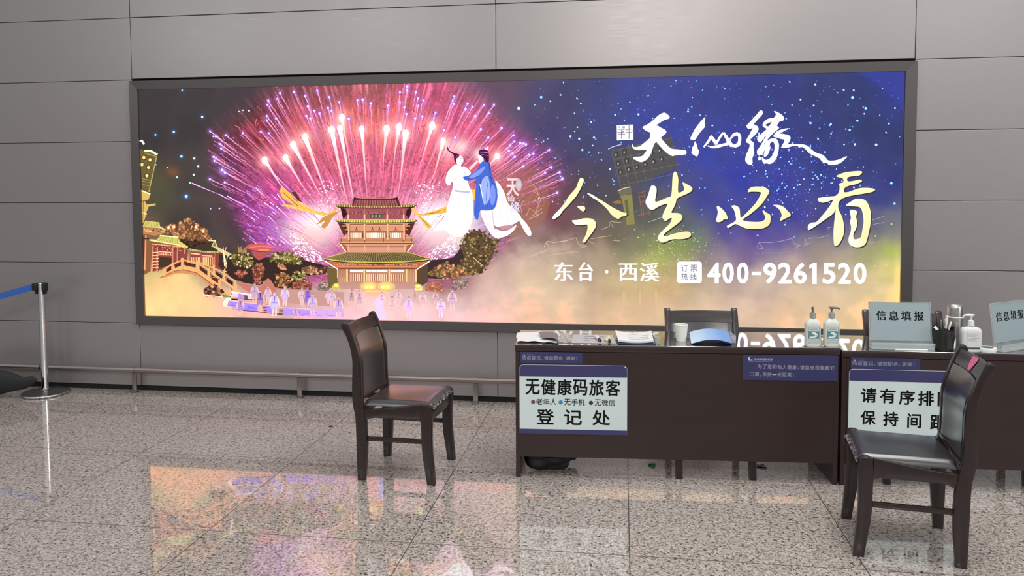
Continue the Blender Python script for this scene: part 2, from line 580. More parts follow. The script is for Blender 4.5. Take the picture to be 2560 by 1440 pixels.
add_box(bm, (-0.058, -0.004, 0.884), (0.022, 0.036, 0.058), 0.004)
add_box(bm, (-0.038, -0.004, 0.842), (0.012, 0.03, 0.03), 0.003); add_box(bm, (0.038, -0.004, 0.842), (0.012, 0.03, 0.03), 0.003)
add_box(bm, (0, 0.034, 0.884), (0.046, 0.016, 0.066), 0.004)
build('belt_head', bm, M_BLACK, st)
bm = NB(); add_lathe(bm, [(0.0258, 0.60), (0.0262, 0.60), (0.0262, 0.917), (0.0258, 0.917)], c=(0.0, -0.0075, 0), n=32)
bm.free()
M_BELT = mat('blue_belt', (44, 96, 178), 0.6, bump=0.2, bscale=300)
bm = NB()
add_sheet(bm, lambda u, v: (-0.066 - 2.1 * u, -0.004 - 0.45 * u, 0.884 - 0.20 * math.sin(math.pi * min(1, u * 0.98)) + (v - 0.5) * 0.052), 30, 2, 0.0015)
build('belt', bm, M_BELT, st)

# ------------------------------------------------------------------ black bag at the foot of the wall
bm = NB()
random.seed(4)
pth = [(-0.62, 0.02, 0.13), (-0.45, 0, 0.14), (-0.25, 0, 0.135), (-0.08, 0, 0.13), (0.06, 0.0, 0.135), (0.16, 0.0, 0.145), (0.235, 0, 0.15), (0.265, 0, 0.15)]
add_tube(bm, pth, [0.06, 0.125, 0.13, 0.115, 0.08, 0.05, 0.035, 0.012], 24)
for v in bm.verts:
    v.co.y *= 0.55
    v.co.z = max(0.0, v.co.z + 0.010 * math.sin(v.co.x * 31 + v.co.y * 40) + 0.006 * math.sin(v.co.x * 70))
p0 = on_floor(0, 972)
bg = build('slumped_bag', bm, mat('black_bag_cloth', (30, 28, 29), 0.7, bump=0.3, bscale=60))
bg.location = (on_wall(92, 935, -0.36).x - 0.30, -0.36, 0); bg.scale = (1.12, 1.0, on_wall(10, 918, -0.36).z / 0.255)
tag(bg, 'black soft bag slumped against the wall left of the steel belt post', 'bag')

# ------------------------------------------------------------------ backlit advertisement
YS = -0.006                                             # plane of the print
ad = thing('advertising_light_box', 'huge backlit advertisement of fireworks over a pagoda, set in a grey metal frame', 'advertisement', (0, 0, 0))
M_FRAME = mat('grey_frame_metal', (94, 89, 88), 0.36, metal=0.45)
bm = NB()


def bar(p):                                             # mitred bar: outline on the wall plane, front face tilted a little inwards
    (a, b, c_, d) = p                                   # a,b outer edge, c_,d inner edge
    f = [bm.verts.new((a[0], -0.030, a[1])), bm.verts.new((b[0], -0.030, b[1])), bm.verts.new((c_[0], -0.026, c_[1])), bm.verts.new((d[0], -0.026, d[1]))]
    k = [bm.verts.new((q[0], 0.026, q[1])) for q in p]
    bm.faces.new(f); bm.faces.new(k[::-1])
    for i in range(4): bm.faces.new((f[i], k[i], k[(i + 1) % 4], f[(i + 1) % 4]))


e_ = 0.0006
bar(((FX0, FZ1), (FX1, FZ1), (ix1 + e_, iz1), (ix0 - e_, iz1)))
bar(((FX1, FZ0), (FX0, FZ0), (ix0 - e_, iz0), (ix1 + e_, iz0)))
bar(((FX0, FZ0), (FX0, FZ1), (ix0, iz1 - e_), (ix0, iz0 + e_)))
bar(((FX1, FZ1), (FX1, FZ0), (ix1, iz0 + e_), (ix1, iz1 - e_)))
build('frame', bm, M_FRAME, ad)

# ---- soft part of the picture: colour field on a fine grid
NX, NZ = 900, 286
gx = np.linspace(ix0 - 0.004, ix1 + 0.004, NX); gz = np.linspace(iz0 - 0.004, iz1 + 0.004, NZ)
GX, GZ = np.meshgrid(gx, gz)
dx, dy, dz = GX - CAM.x, YS - CAM.y, GZ - CAM.z
den = dx * F_.x + dy * F_.y + dz * F_.z
X = PX0 + FOC * (dx * R_.x + dy * R_.y + dz * R_.z) / den
Y = PY0 - FOC * (dx * U_.x + dy * U_.y + dz * U_.z) / den
rng = np.random.RandomState(7)


def vnoise(x, y, seed):
    r = np.random.RandomState(seed).rand(512, 512)
    xi, yi = np.floor(x).astype(int), np.floor(y).astype(int)
    fx, fy = x - xi, y - yi
    fx, fy = fx * fx * (3 - 2 * fx), fy * fy * (3 - 2 * fy)
    g_ = lambda a, b: r[a % 512, b % 512]
    return (g_(xi, yi) * (1 - fx) + g_(xi + 1, yi) * fx) * (1 - fy) + (g_(xi, yi + 1) * (1 - fx) + g_(xi + 1, yi + 1) * fx) * fy


def fbm(x, y, seed, oct_=4):
    a, t, s_ = 0.5, 0, 0
    for o in range(oct_):
        t = t + a * vnoise(x * 2 ** o, y * 2 ** o, seed + o); s_ += a; a *= 0.55
    return t / s_


def idw(pts, p=3.0, eps=18.0):
    num = np.zeros(X.shape + (3,)); dn = np.zeros(X.shape)
    for px_, py_, c_ in pts:
        w = 1.0 / (((X + wx - px_) ** 2 + (Y + wy - py_) ** 2) + eps ** 2) ** (p / 2)
        num += w[..., None] * np.array(c_, float); dn += w
    return num / dn[..., None]


def sm(x, a, b):
    t = np.clip((x - a) / (b - a), 0, 1); return t * t * (3 - 2 * t)


wx = (fbm(X / 60, Y / 60, 11) - 0.5) * 44; wy = (fbm(X / 60, Y / 60, 31) - 0.5) * 44
BASE = [(380, 240, (66, 61, 63)), (500, 230, (68, 63, 66)), (600, 225, (74, 64, 70)), (380, 350, (62, 57, 59)), (480, 330, (64, 59, 62)), (420, 440, (78, 68, 62)), (400, 500, (80, 80, 62)),
        (470, 460, (72, 66, 64)), (500, 560, (66, 58, 62)), (600, 570, (66, 56, 62)), (440, 560, (64, 58, 58)), (600, 520, (82, 56, 68)), (680, 560, (90, 50, 60)), (640, 610, (66, 54, 60)),
        (760, 640, (84, 58, 66)), (700, 700, (96, 56, 50)), (620, 680, (60, 46, 44)), (560, 640, (60, 50, 50)), (800, 600, (175, 145, 150)), (830, 560, (210, 170, 165)),
        (370, 640, (120, 80, 55)), (380, 690, (215, 165, 100)), (450, 690, (250, 205, 130)), (420, 740, (253, 216, 140)), (370, 770, (253, 214, 138)), (480, 750, (253, 205, 140)), (520, 780, (250, 190, 140)),
        (560, 770, (246, 184, 150)), (580, 740, (252, 200, 165)), (620, 725, (215, 130, 115)), (680, 715, (205, 125, 115)), (660, 780, (250, 185, 160)), (740, 730, (190, 120, 110)), (760, 775, (235, 175, 200)),
        (800, 745, (215, 160, 155)), (850, 740, (205, 150, 140)), (850, 790, (235, 185, 225)), (940, 740, (215, 165, 150)), (940, 775, (250, 215, 200)), (940, 795, (250, 210, 235)), (1040, 735, (200, 150, 145)),
        (1060, 770, (250, 215, 205)), (1060, 795, (250, 210, 240)), (1130, 740, (215, 165, 165)), (1150, 780, (250, 212, 225)), (1140, 700, (170, 120, 110)), (1150, 640, (110, 80, 80)), (1090, 610, (120, 95, 100)), (1080, 560, (240, 205, 205)),
        (1110, 650, (70, 52, 62)), (1100, 690, (80, 60, 55)), (1220, 720, (238, 195, 185)), (1220, 680, (215, 170, 160)), (1260, 640, (190, 160, 155)), (1290, 600, (190, 150, 150)), (1250, 610, (130, 95, 95)), (1340, 620, (185, 165, 150)), (1330, 580, (130, 100, 105)), (1300, 670, (220, 190, 160)),
        (1260, 760, (250, 215, 195)), (1330, 720, (235, 208, 165)), (1330, 790, (248, 200, 165)), (1220, 795, (250, 205, 200)), (1380, 680, (222, 200, 160)), (1420, 760, (236, 205, 160)), (1420, 800, (243, 198, 160)),
        (1420, 560, (118, 82, 88)), (1380, 530, (150, 75, 85)), (1470, 590, (125, 95, 92)), (1440, 640, (180, 160, 140)), (1500, 640, (190, 168, 138)), (1520, 590, (112, 106, 88)), (1600, 600, (125, 128, 95)), (1650, 640, (168, 172, 92)),
        (1700, 625, (130, 150, 80)), (1730, 600, (110, 128, 110)), (1700, 660, (175, 165, 95)), (1620, 690, (200, 172, 96)), (1560, 700, (205, 178, 118)), (1680, 720, (212, 168, 112)), (1750, 640, (140, 120, 135)), (1800, 660, (172, 150, 150)),
        (1600, 740, (215, 178, 130)), (1640, 790, (228, 192, 150)), (1560, 800, (238, 192, 150)), (1760, 740, (220, 190, 155)), (1760, 800, (240, 200, 160)), (1860, 780, (238, 200, 170)), (1900, 700, (206, 182, 156)),
        (1980, 660, (186, 160, 150)), (1860, 630, (130, 105, 145)), (1800, 590, (82, 75, 165)), (1880, 590, (90, 72, 170)), (1960, 600, (86, 76, 150)), (2050, 620, (158, 142, 130)), (2100, 650, (176, 166, 130)), (2180, 640, (168, 170, 110)),
        (2220, 610, (172, 172, 118)), (2236, 560, (128, 128, 140)), (2230, 680, (235, 220, 105)), (2240, 740, (253, 230, 125)), (2200, 720, (226, 202, 142)), (2150, 720, (216, 190, 150)), (2100, 740, (226, 198, 160)), (2000, 740, (222, 192, 155)),
        (2050, 800, (250, 200, 140)), (2150, 780, (248, 210, 140)), (2220, 800, (252, 222, 130)), (1960, 800, (244, 200, 150)),
        (2190, 560, (100, 100, 140)), (2200, 500, (62, 68, 150)), (2120, 520, (62, 68, 158)), (2050, 560, (70, 68, 140)), (1980, 540, (64, 68, 170)), (1900, 540, (62, 70, 175)), (1800, 540, (64, 72, 175)), (1750, 500, (66, 72, 165)), (1700, 560, (92, 100, 110)),
        (1620, 540, (96, 96, 92)), (1560, 500, (84, 84, 86)), (1500, 500, (86, 78, 88)), (1460, 460, (84, 80, 92)), (1500, 420, (82, 80, 100)), (1420, 480, (112, 76, 96)), (1420, 400, (84, 76, 118)), (1480, 360, (80, 82, 124)), (1380, 330, (84, 76, 122)), (1340, 250, (84, 78, 112)), (1420, 250, (80, 80, 116)),
        (1260, 228, (104, 80, 98)), (1500, 220, (76, 82, 130)), (1500, 290, (76, 82, 142)), (1580, 230, (76, 84, 160)), (1600, 290, (74, 84, 175)), (1680, 260, (76, 84, 168)), (1700, 330, (72, 82, 178)), (1560, 350, (76, 80, 150)), (1640, 420, (72, 78, 140)), (1760, 250, (70, 76, 150)), (1760, 400, (66, 78, 185)), (1850, 240, (66, 74, 148)), (1850, 330, (68, 76, 168)),
        (1850, 440, (62, 70, 180)), (1940, 230, (66, 72, 138)), (1950, 300, (66, 74, 150)), (1960, 380, (66, 74, 165)), (1950, 470, (64, 72, 178)), (2050, 240, (66, 72, 125)), (2050, 330, (64, 72, 136)), (2060, 420, (62, 72, 150)), (2080, 480, (62, 70, 160)), (2150, 230, (64, 72, 120)), (2170, 320, (62, 70, 118)), (2170, 420, (62, 70, 132)), (2240, 350, (62, 68, 120)), (2240, 450, (60, 66, 135)), (2225, 215, (66, 74, 148)), (2245, 260, (66, 74, 150)), (2180, 200, (66, 74, 142))]
def tone(x, y, c_):
    if x > 1200 and y > 640: return tuple(v + (w - v) * .30 for v, w in zip(c_, (232, 206, 182)))
    if x < 560 and y > 685: return tuple(v + (w - v) * .5 for v, w in zip(c_, (255, 242, 172)))
    if x < 1160 and y > 700: return tuple(v + (w - v) * .45 for v, w in zip(c_, (255, 228, 224)))
    if x > 1350 and y < 600: return tuple(v * .90 for v in c_)
    return c_
BASE = [(x, y, tone(x, y, c_)) for x, y, c_ in BASE]
col = idw(BASE, 3.0, 30)
# brighter corner of the sky, cut by an arc
arc = sm(np.hypot(X - 2060, Y - 400), 225, 235) * sm(X, 2120, 2160) * sm(-Y, -360, -300)
col += arc[..., None] * np.array([2, 3, 22.0])
col *= (0.96 + 0.08 * fbm(X / 25, Y / 25, 5))[..., None]
mistm = sm(Y, 600, 680) * sm(X, 1150, 1300)
col += (mistm * (fbm(X / 90, Y / 28, 77) - 0.5) * 16)[..., None]
smk = sm(Y, 540, 610) * sm(-Y, -690, -620) * sm(X, 1180, 1290) * sm(-X, -1520, -1420)
col += (smk * (fbm(X / 40, Y / 40, 91) - 0.5) * 80)[..., None]
# fireworks fan
OX, OY = 945.0, 700.0
ang = np.degrees(np.arctan2(X - OX, OY - Y)); rad = np.hypot(X - OX, Y - OY)
bd = sorted([(math.degrees(math.atan2(a - OX, OY - b)), math.hypot(a - OX, b - OY)) for a, b in
             [(690, 690), (640, 640), (590, 570), (545, 490), (520, 440), (510, 380), (515, 330), (560, 290), (620, 240), (690, 195), (800, 140), (945, 120), (1090, 140), (1190, 205), (1260, 270), (1320, 320), (1400, 380), (1430, 440), (1400, 500), (1330, 560), (1280, 620), (1190, 690)]])
Rb = np.interp(ang, [b[0] for b in bd], [b[1] for b in bd])
fan = sm((Rb - rad), -18, 62) * sm(-np.abs(ang), -104, -84)
FAN = [(945, 420, (206, 98, 128)), (945, 330, (208, 104, 104)), (880, 280, (196, 92, 92)), (1000, 280, (196, 92, 100)), (945, 230, (150, 84, 90)), (850, 230, (140, 78, 84)), (750, 240, (112, 66, 72)), (680, 300, (120, 56, 70)), (640, 330, (126, 50, 58)), (560, 340, (90, 52, 62)), (610, 280, (88, 56, 60)),
       (680, 400, (186, 78, 110)), (760, 360, (206, 100, 112)), (760, 460, (196, 86, 128)), (680, 480, (184, 74, 140)), (600, 440, (130, 58, 98)), (550, 420, (90, 56, 84)), (600, 500, (140, 60, 120)), (650, 540, (160, 70, 150)), (700, 580, (150, 70, 160)), (560, 500, (84, 56, 78)), (740, 540, (205, 95, 175)), (840, 460, (204, 98, 134)), (840, 400, (206, 100, 124)), (760, 300, (176, 80, 90)),
       (1050, 420, (206, 98, 130)), (1060, 330, (206, 98, 116)), (1080, 260, (178, 82, 112)), (1120, 290, (186, 80, 118)), (1100, 380, (212, 104, 120)), (1180, 330, (200, 86, 118)), (1160, 240, (150, 78, 100)), (1230, 320, (176, 82, 112)), (1240, 390, (206, 98, 108)), (1290, 350, (150, 72, 128)), (1260, 300, (130, 76, 112)), (1330, 380, (136, 70, 134)), (1280, 430, (160, 82, 108)), (1340, 430, (134, 78, 104)), (1390, 420, (112, 74, 110)), (1300, 500, (152, 100, 88)), (1340, 520, (146, 94, 86)), (1250, 480, (190, 96, 110)), (1390, 500, (130, 78, 88)), (1300, 560, (140, 105, 105)), (1050, 500, (215, 130, 165)), (840, 500, (215, 130, 165)), (1180, 560, (120, 60, 130))]
fc = idw(FAN, 3.0, 14)
tx = fbm(ang * 1.6, rad / 22, 3, 4); tx2 = fbm(X / 5, Y / 5, 9, 3)
fc = fc * (0.70 + 0.46 * tx + 0.30 * tx2)[..., None]
st_ = vnoise(ang * 2.2, rad / 70, 55)
fc = fc + (sm(st_, 0.62, 0.95) * 60)[..., None] * np.array([1, 0.62, 0.85])
dk = sm(tx2, 0.56, 0.74) * sm(Y, 330, 400) * 0.30
fc = fc * (1 - dk)[..., None]
col = col * (1 - fan[..., None]) + fc * fan[..., None]
# moon-like disc behind the dancers
moon = sm(82 - np.hypot((X - 1292), (Y - 500) * 0.92), -3, 3) * sm(X, 1215, 1260)
col = col * (1 - 0.5 * moon[..., None]) + np.array([166, 112, 92.0]) * 0.5 * moon[..., None]


def glow(cx, cy, rx, ry, c_, amt, rot=0.0, pw=1.0):
    global col
    a, b = X - cx, Y - cy
    u, v = a * math.cos(rot) + b * math.sin(rot), -a * math.sin(rot) + b * math.cos(rot)
    k = amt * np.exp(-(((u / rx) ** 2 + (v / ry) ** 2) ** pw))
    col = col + (np.array(c_, float) - col) * np.clip(k, 0, 1)[..., None]


glow(785, 568, 62, 42, (255, 252, 250), 1.0); glow(800, 545, 60, 34, (255, 245, 250), 0.9); glow(740, 590, 60, 30, (252, 225, 240), .55, .4)
glow(1098, 562, 62, 46, (255, 252, 250), 1.0); glow(1085, 540, 50, 34, (255, 245, 250), 0.9); glow(1150, 560, 75, 70, (255, 250, 252), 0.9)
glow(780, 600, 50, 40, (235, 200, 195), .7); glow(1110, 600, 60, 34, (238, 205, 205), .6)
glow(432, 430, 17, 12, (150, 86, 60), .75, .3); glow(395, 455, 40, 40, (92, 90, 62), .6); glow(2228, 628, 26, 22, (176, 198, 80), .55); glow(1690, 610, 60, 26, (132, 150, 84), .5)
glow(1630, 655, 40, 22, (190, 205, 110), .4); glow(2244, 730, 9, 95, (255, 238, 140), .6); glow(353, 760, 7, 50, (255, 225, 120), .5)
COM = [(662, 400, 701, 462, 1), (714, 394, 757, 466, 1), (733, 362, 792, 472, 1.1), (763, 343, 812, 475, 1.1), (829, 325, 862, 480, 1.2), (850, 321, 884, 500, 1), (855, 293, 866, 360, 1.0), (905, 323, 914, 440, 1), (967, 322, 959, 392, 1.15), (998, 318, 987, 385, 1.15), (1014, 334, 1001, 450, 1.15), (1081, 314, 1060, 382, 1.1), (1108, 352, 1088, 430, .9), (1243, 390, 1222, 415, .9)]
for a, b, a2, b2, k_ in COM: glow(a, b, 26 * k_, 26 * k_, (255, 165, 160), .62); glow(a, b + 3, 11 * k_, 13 * k_, (255, 250, 248), .95)
glow(1152, 366, 22, 22, (255, 225, 225), .95); glow(1118, 372, 20, 26, (255, 225, 225), .8); glow(1195, 385, 14, 16, (255, 240, 240), .9)
HEADS = [(525, 328), (540, 341), (565, 338), (607, 333), (550, 360), (553, 371), (540, 396), (534, 392), (536, 402), (555, 425), (563, 432), (525, 448), (562, 456), (671, 252), (669, 262), (693, 247), (700, 233), (735, 230), (667, 290), (690, 296), (667, 301), (652, 329), (672, 333), (763, 240), (793, 227), (770, 266), (766, 290), (776, 296), (786, 277), (799, 284), (823, 243), (820, 270), (829, 277), (848, 256), (894, 251), (907, 249), (927, 258), (872, 297),
         (970, 264), (1000, 231), (1018, 216), (1018, 226), (1040, 230), (1045, 246), (1058, 251), (1046, 264), (1000, 256), (1011, 268), (1016, 285), (1038, 296), (1056, 291), (1089, 282), (1085, 295), (1136, 241), (1132, 252), (1134, 260), (1169, 259), (1164, 273), (1181, 267), (1210, 263), (1235, 262), (1222, 283), (1188, 290), (1202, 323), (1221, 344), (1110, 325), (1138, 344), (1254, 320), (1284, 338), (1286, 354), (1301, 358), (1309, 359), (1315, 361), (1275, 364), (1322, 387), (1334, 384), (1373, 375), (1287, 392), (1308, 416), (1378, 418), (1399, 431), (1363, 432), (1406, 446), (1393, 482), (1272, 377), (1282, 383)]
for a, b in HEADS: glow(a, b, 7, 7, (178, 120, 240), .55)
glow(557, 428, 12, 9, (190, 150, 255), .7, .6)
for (a, b, rr_) in [(456, 226, 5), (506, 292, 6), (389, 337, 5), (435, 330, 6), (454, 391, 6), (486, 396, 5), (466, 491, 9), (496, 416, 4)]: glow(a, b, rr_, rr_, (60, 120, 200), .5)
col = np.clip(col, 0, 255)
me = bpy.data.meshes.new('printed_picture')
vv = np.stack([GX.ravel(), np.full(GX.size, YS), GZ.ravel()], 1).astype(np.float32)
idx = np.arange(NX * NZ).reshape(NZ, NX)
qd = np.stack([idx[:-1, :-1], idx[:-1, 1:], idx[1:, 1:], idx[1:, :-1]], -1).reshape(-1, 4).astype(np.int32)
me.vertices.add(len(vv)); me.vertices.foreach_set('co', vv.ravel())
me.loops.add(qd.size); me.loops.foreach_set('vertex_index', qd.ravel())
me.polygons.add(len(qd)); me.polygons.foreach_set('loop_start', np.arange(0, qd.size, 4, dtype=np.int32))
me.update(calc_edges=True)
at = me.color_attributes.new('ink', 'FLOAT_COLOR', 'POINT')
cc = np.ones((NX * NZ, 4), np.float32); xx = col.reshape(-1, 3) / 255
cc[:, :3] = np.where(xx <= 0.04045, xx / 12.92, ((xx + 0.055) / 1.055) ** 2.4)
cc[:, :3] = glowing(cc[:, :3])
at.data.foreach_set('color', cc.ravel())
M_LIT = emit_attr('backlit_print', 1.06)
me.materials.append(M_LIT)
o = bpy.data.objects.new('printed_picture', me); COL.objects.link(o); o.parent = ad


def page(x, y, lift):                                   # page coordinates are those of the photograph; the page is the flat print on the wall
    p = on_wall(x, y, YS)
    return (min(max(p.x, ix0), ix1), YS - 0.0006 - lift, min(max(p.z, iz0), iz1))


rnd = random.Random(12)
A = Ink()
# ---- fireworks: trails and heads
def trail(hx, hy, length, w0, c0, c1, jit=1.2):
    oy = 640 + 170 * math.exp(-((hx - 945) / 200) ** 2)
    dx_, dy_ = 945 - hx, oy - hy
    L = math.hypot(dx_, dy_); dx_, dy_ = dx_ / L, dy_ / L
    n = max(4, int(length / 5)); pts = []
    for i in range(n + 1):
        f = i / n; j = rnd.uniform(-jit, jit)
        pts.append((hx + dx_ * length * f - dy_ * j, hy + dy_ * length * f + dx_ * j))
    A.line(pts, [w0 * (1 - 0.55 * i / n) for i in range(n + 1)], c0, c1)


def inside(x, y):
    a = math.degrees(math.atan2(x - OX, OY - y)); r_ = math.hypot(x - OX, y - OY)
    return r_ < np.interp(a, [b[0] for b in bd], [b[1] for b in bd])


for i in range(560):
    a = rnd.uniform(-88, 88); f = rnd.uniform(0.42, 0.99)
    r_ = np.interp(a, [b[0] for b in bd], [b[1] for b in bd]) * f
    x, y = OX + r_ * math.sin(math.radians(a)), OY - r_ * math.cos(math.radians(a))
    if y < 214 or (x > 1120 and y > 520): continue
    pk = rnd.choice([(236, 140, 178), (225, 120, 160), (214, 110, 120), (240, 160, 190), (205, 100, 190), (150, 60, 90)])
    if x < 640 and y > 400: pk = rnd.choice([(205, 110, 210), (180, 90, 190), (220, 130, 190)])
    trail(x, y, rnd.uniform(18, 90), rnd.uniform(0.7, 1.7), pk, (196, 84, 118), rnd.uniform(.4, 2.2))
for i in range(260):                                    # curly embers
    a = rnd.uniform(-80, 70); f = rnd.uniform(0.5, 0.97)
    r_ = np.interp(a, [b[0] for b in bd], [b[1] for b in bd]) * f
    x, y = OX + r_ * math.sin(math.radians(a)), OY - r_ * math.cos(math.radians(a))
    if y < 216 or x > 1110: continue
    pts = [(x, y)]
    th = math.radians(a) + rnd.uniform(-1, 1)
    for k in range(5): th += rnd.uniform(-.9, .9); pts.append((pts[-1][0] - 3 * math.sin(th), pts[-1][1] + 3 * math.cos(th)))
    A.line(pts, rnd.uniform(.8, 1.4), rnd.choice([(226, 112, 104), (206, 92, 92), (240, 150, 150), (120, 40, 56)]))
for a, b in HEADS:
    trail(a, b, rnd.uniform(70, 135), 2.3, (238, 190, 240), (226, 116, 160), 1.1)
    if rnd.random() < .6: trail(a + rnd.uniform(-6, 6), b + rnd.uniform(2, 12), rnd.uniform(50, 110), 1.6, (226, 140, 214), (220, 110, 150), 1.6)
    A.disc(a, b, rnd.uniform(2.4, 3.8), rnd.uniform(2.4, 3.6), (255, 246, 255), (214, 170, 255), 10)
for a, b, a2, b2, k_ in COM:
    A.line([(a, b), (a + (a2 - a) * .3, b + (b2 - b) * .3), (a2, b2)], [10 * k_, 6.5 * k_, 2.2], (255, 255, 252), (250, 190, 205))
    A.disc(a, b, 7 * k_, 9 * k_, (255, 255, 255), (255, 238, 236), 14)
    trail(a2, b2, 90, 2.2, (248, 196, 212), (224, 120, 160), .8)
for (x0_, y0_, x1_, y1_) in [(693, 485, 735, 540), (660, 506, 700, 535), (690, 515, 760, 580), (700, 590, 745, 625), (672, 540, 690, 560), (640, 470, 670, 500), (680, 430, 730, 480), (547, 485, 580, 503), (568, 490, 640, 530), (480, 458, 545, 485)]:
    A.line([(x0_, y0_), (x1_, y1_)], [2.6, 1.2], (250, 225, 255), (220, 150, 240))
for i in range(70):                                     # violet-white dashes low on the left wing of the fan
    x, y = rnd.uniform(600, 720), rnd.uniform(470, 620)
    if not inside(x, y): continue
    l = rnd.uniform(6, 18); A.line([(x, y), (x + l * .8, y + l * .62)], rnd.uniform(1.2, 2.6), rnd.choice([(200, 150, 255), (240, 210, 255), (170, 120, 245), (230, 130, 210)]))
for i in range(190):                                    # white sparks above the pagoda
    sgn = rnd.choice((-1, 1)); d_ = abs(rnd.gauss(0, 30))
    x = 945 + sgn * (88 + d_ + rnd.uniform(0, 30)); y = rnd.uniform(455, 540) - d_ * .1
    r_ = rnd.uniform(.8, 2.0); A.disc(x, y, r_, r_, (255, 248, 252), (255, 225, 240), 7)
for i in range(300):                                    # spark showers to both sides
    if i % 2:
        u, v = rnd.random(), rnd.random(); x = 722 + 70 * u + 16 * v; y = 602 + 45 * u + rnd.uniform(-26, 30) * (1 - .4 * u)
        dx_, dy_ = .78, .62
    else:
        u = rnd.random(); x = 1148 - 72 * u + rnd.uniform(-8, 10); y = 594 + 58 * u + rnd.uniform(-22, 30) * (1 - .3 * u)
        dx_, dy_ = -.82, .57
    l = rnd.uniform(2, 8); A.line([(x, y), (x + dx_ * l, y + dy_ * l)], rnd.uniform(1, 2.2), (255, 250, 252), (246, 226, 240))
# ---- stars
for i in range(900):
    if i < 380: x, y = rnd.gauss(1990, 75), rnd.gauss(440, 62)
    elif i < 470: x, y = rnd.gauss(1390, 60), rnd.gauss(440, 50)
    else: x, y = rnd.uniform(1330, 2250), 200 + abs(rnd.gauss(0, 170))
    if not (1335 < x < 2250 and 196 < y < 600): continue
    k_ = rnd.random(); r_ = 0.7 + 1.5 * k_ ** 3
    c_ = rnd.choice([(90, 120, 230), (120, 150, 245), (150, 130, 230), (110, 170, 250)]) if k_ < .75 else rnd.choice([(170, 225, 255), (215, 235, 255), (120, 205, 255)])
    A.disc(x, y, r_ * rnd.uniform(.9, 1.5), r_, c_, None, 7, rnd.uniform(0, 3))
for a, b, r_ in [(2131, 244, 4), (2164, 271, 3.5), (2038, 211, 3), (2001, 249, 2.6), (2034, 264, 2.6), (2109, 225, 2.6), (2134, 226, 2.6), (2143, 302, 3), (2077, 310, 2.8), (2026, 308, 3), (2124, 325, 3), (2190, 362, 3.6), (2137, 361, 3.2), (2222, 309, 2.6), (2228, 458, 3.5), (2236, 509, 3), (1353, 243, 3.4), (1376, 253, 2.4), (1297, 271, 4), (1426, 341, 3), (1448, 347, 3), (1485, 344, 3), (1456, 375, 3), (1478, 305, 2.4), (1525, 423, 3), (1538, 287, 2.6), (1596, 286, 3), (1720, 279, 2.6),
                (456, 226, 2), (506, 292, 3), (389, 337, 2.6), (435, 330, 3.2), (454, 391, 3.4), (486, 396, 3), (496, 416, 2.8), (485, 437, 3), (443, 443, 3), (476, 457, 3), (466, 491, 4.5), (419, 419, 1.6), (390, 412, 2), (598, 279, 1.8), (608, 276, 2), (623, 277, 2.6), (534, 341, 2.4), (549, 521, 2.2), (527, 522, 1.6), (637, 553, 1.6), (669, 600, 2), (696, 640, 2.2), (584, 345, 1.4), (700, 612, 2)]:
    A.disc(a, b, r_, r_, (235, 248, 255), (110, 190, 245) if a > 1330 or a < 480 else (220, 215, 255), 9)


def crop(sx, ox, oy): return lambda pts: [(ox + a / sx, oy + b / sx) for a, b in pts]


def blobs(poly, n, r0, r1, pal, under=None):
    if under:
        mx_, my_ = sum(p[0] for p in poly) / len(poly), sum(p[1] for p in poly) / len(poly)
        A.poly([(mx_ + (a - mx_) * .93, my_ + (b - my_) * .93) for a, b in poly], under, 3)
    xs, ys = [p[0] for p in poly], [p[1] for p in poly]
    k = 0; t = 0
    while k < n and t < n * 12:
        t += 1
        x, y = rnd.uniform(min(xs), max(xs)), rnd.uniform(min(ys), max(ys))
        ins = False; j = len(poly) - 1; x_, y_ = x, y; x += rnd.gauss(0, 2.2); y += rnd.gauss(0, 2.2)
        for i in range(len(poly)):
            if (poly[i][1] > y) != (poly[j][1] > y) and x < (poly[j][0] - poly[i][0]) * (y - poly[i][1]) / (poly[j][1] - poly[i][1]) + poly[i][0]: ins = not ins
            j = i
        if not ins: continue
        x, y = x_, y_; k += 1; c_ = rnd.choice(pal); r_ = rnd.uniform(r0, r1)
        A.disc(x, y, r_ * rnd.uniform(.8, 1.4), r_, c_, tuple(v * .62 for v in c_), 7, rnd.uniform(0, 3))


# ---- left: tower, gate, pavilion, mound, bridge
q = crop(3.429, 345, 340)
A.poly(q([(60, 130), (165, 155), (160, 185), (95, 480), (35, 455), (20, 110)]), (112, 98, 62))
A.line(q([(58, 128), (110, 128), (168, 160)]), 5, (255, 250, 225)); A.line(q([(60, 145), (165, 178)]), 2, (190, 165, 100)); A.line(q([(160, 185), (95, 480)]), 2.2, (205, 180, 110))
A.line(q([(20, 45), (35, 40), (55, 72)]), 5, (245, 240, 235))
for a, b in [(105, 205), (92, 270), (78, 340), (52, 185), (36, 245)]:
    x, y = q([(a, b)])[0]; A.disc(x, y, 6.5, 7, (80, 66, 40), None, 8); A.disc(x, y, 4.4, 5, (255, 246, 190), (200, 170, 90), 8)
for b in (380, 400, 430): A.line(q([(35, b - 14), (112, b)]), 2, (165, 140, 84))
A.poly(q([(30, 460), (105, 492), (96, 540), (62, 560), (75, 588), (155, 578), (152, 594), (92, 606), (72, 660), (64, 700), (45, 750), (30, 740)]), lambda x, y: (228, 190, 105))
A.line(q([(35, 470), (108, 498)]), 3, (255, 240, 180)); A.line(q([(30, 560), (96, 548)]), 2, (120, 90, 50)); A.line(q([(35, 655), (78, 670)]), 3, (255, 235, 170)); A.line(q([(48, 560), (42, 740)]), 2, (150, 110, 60))
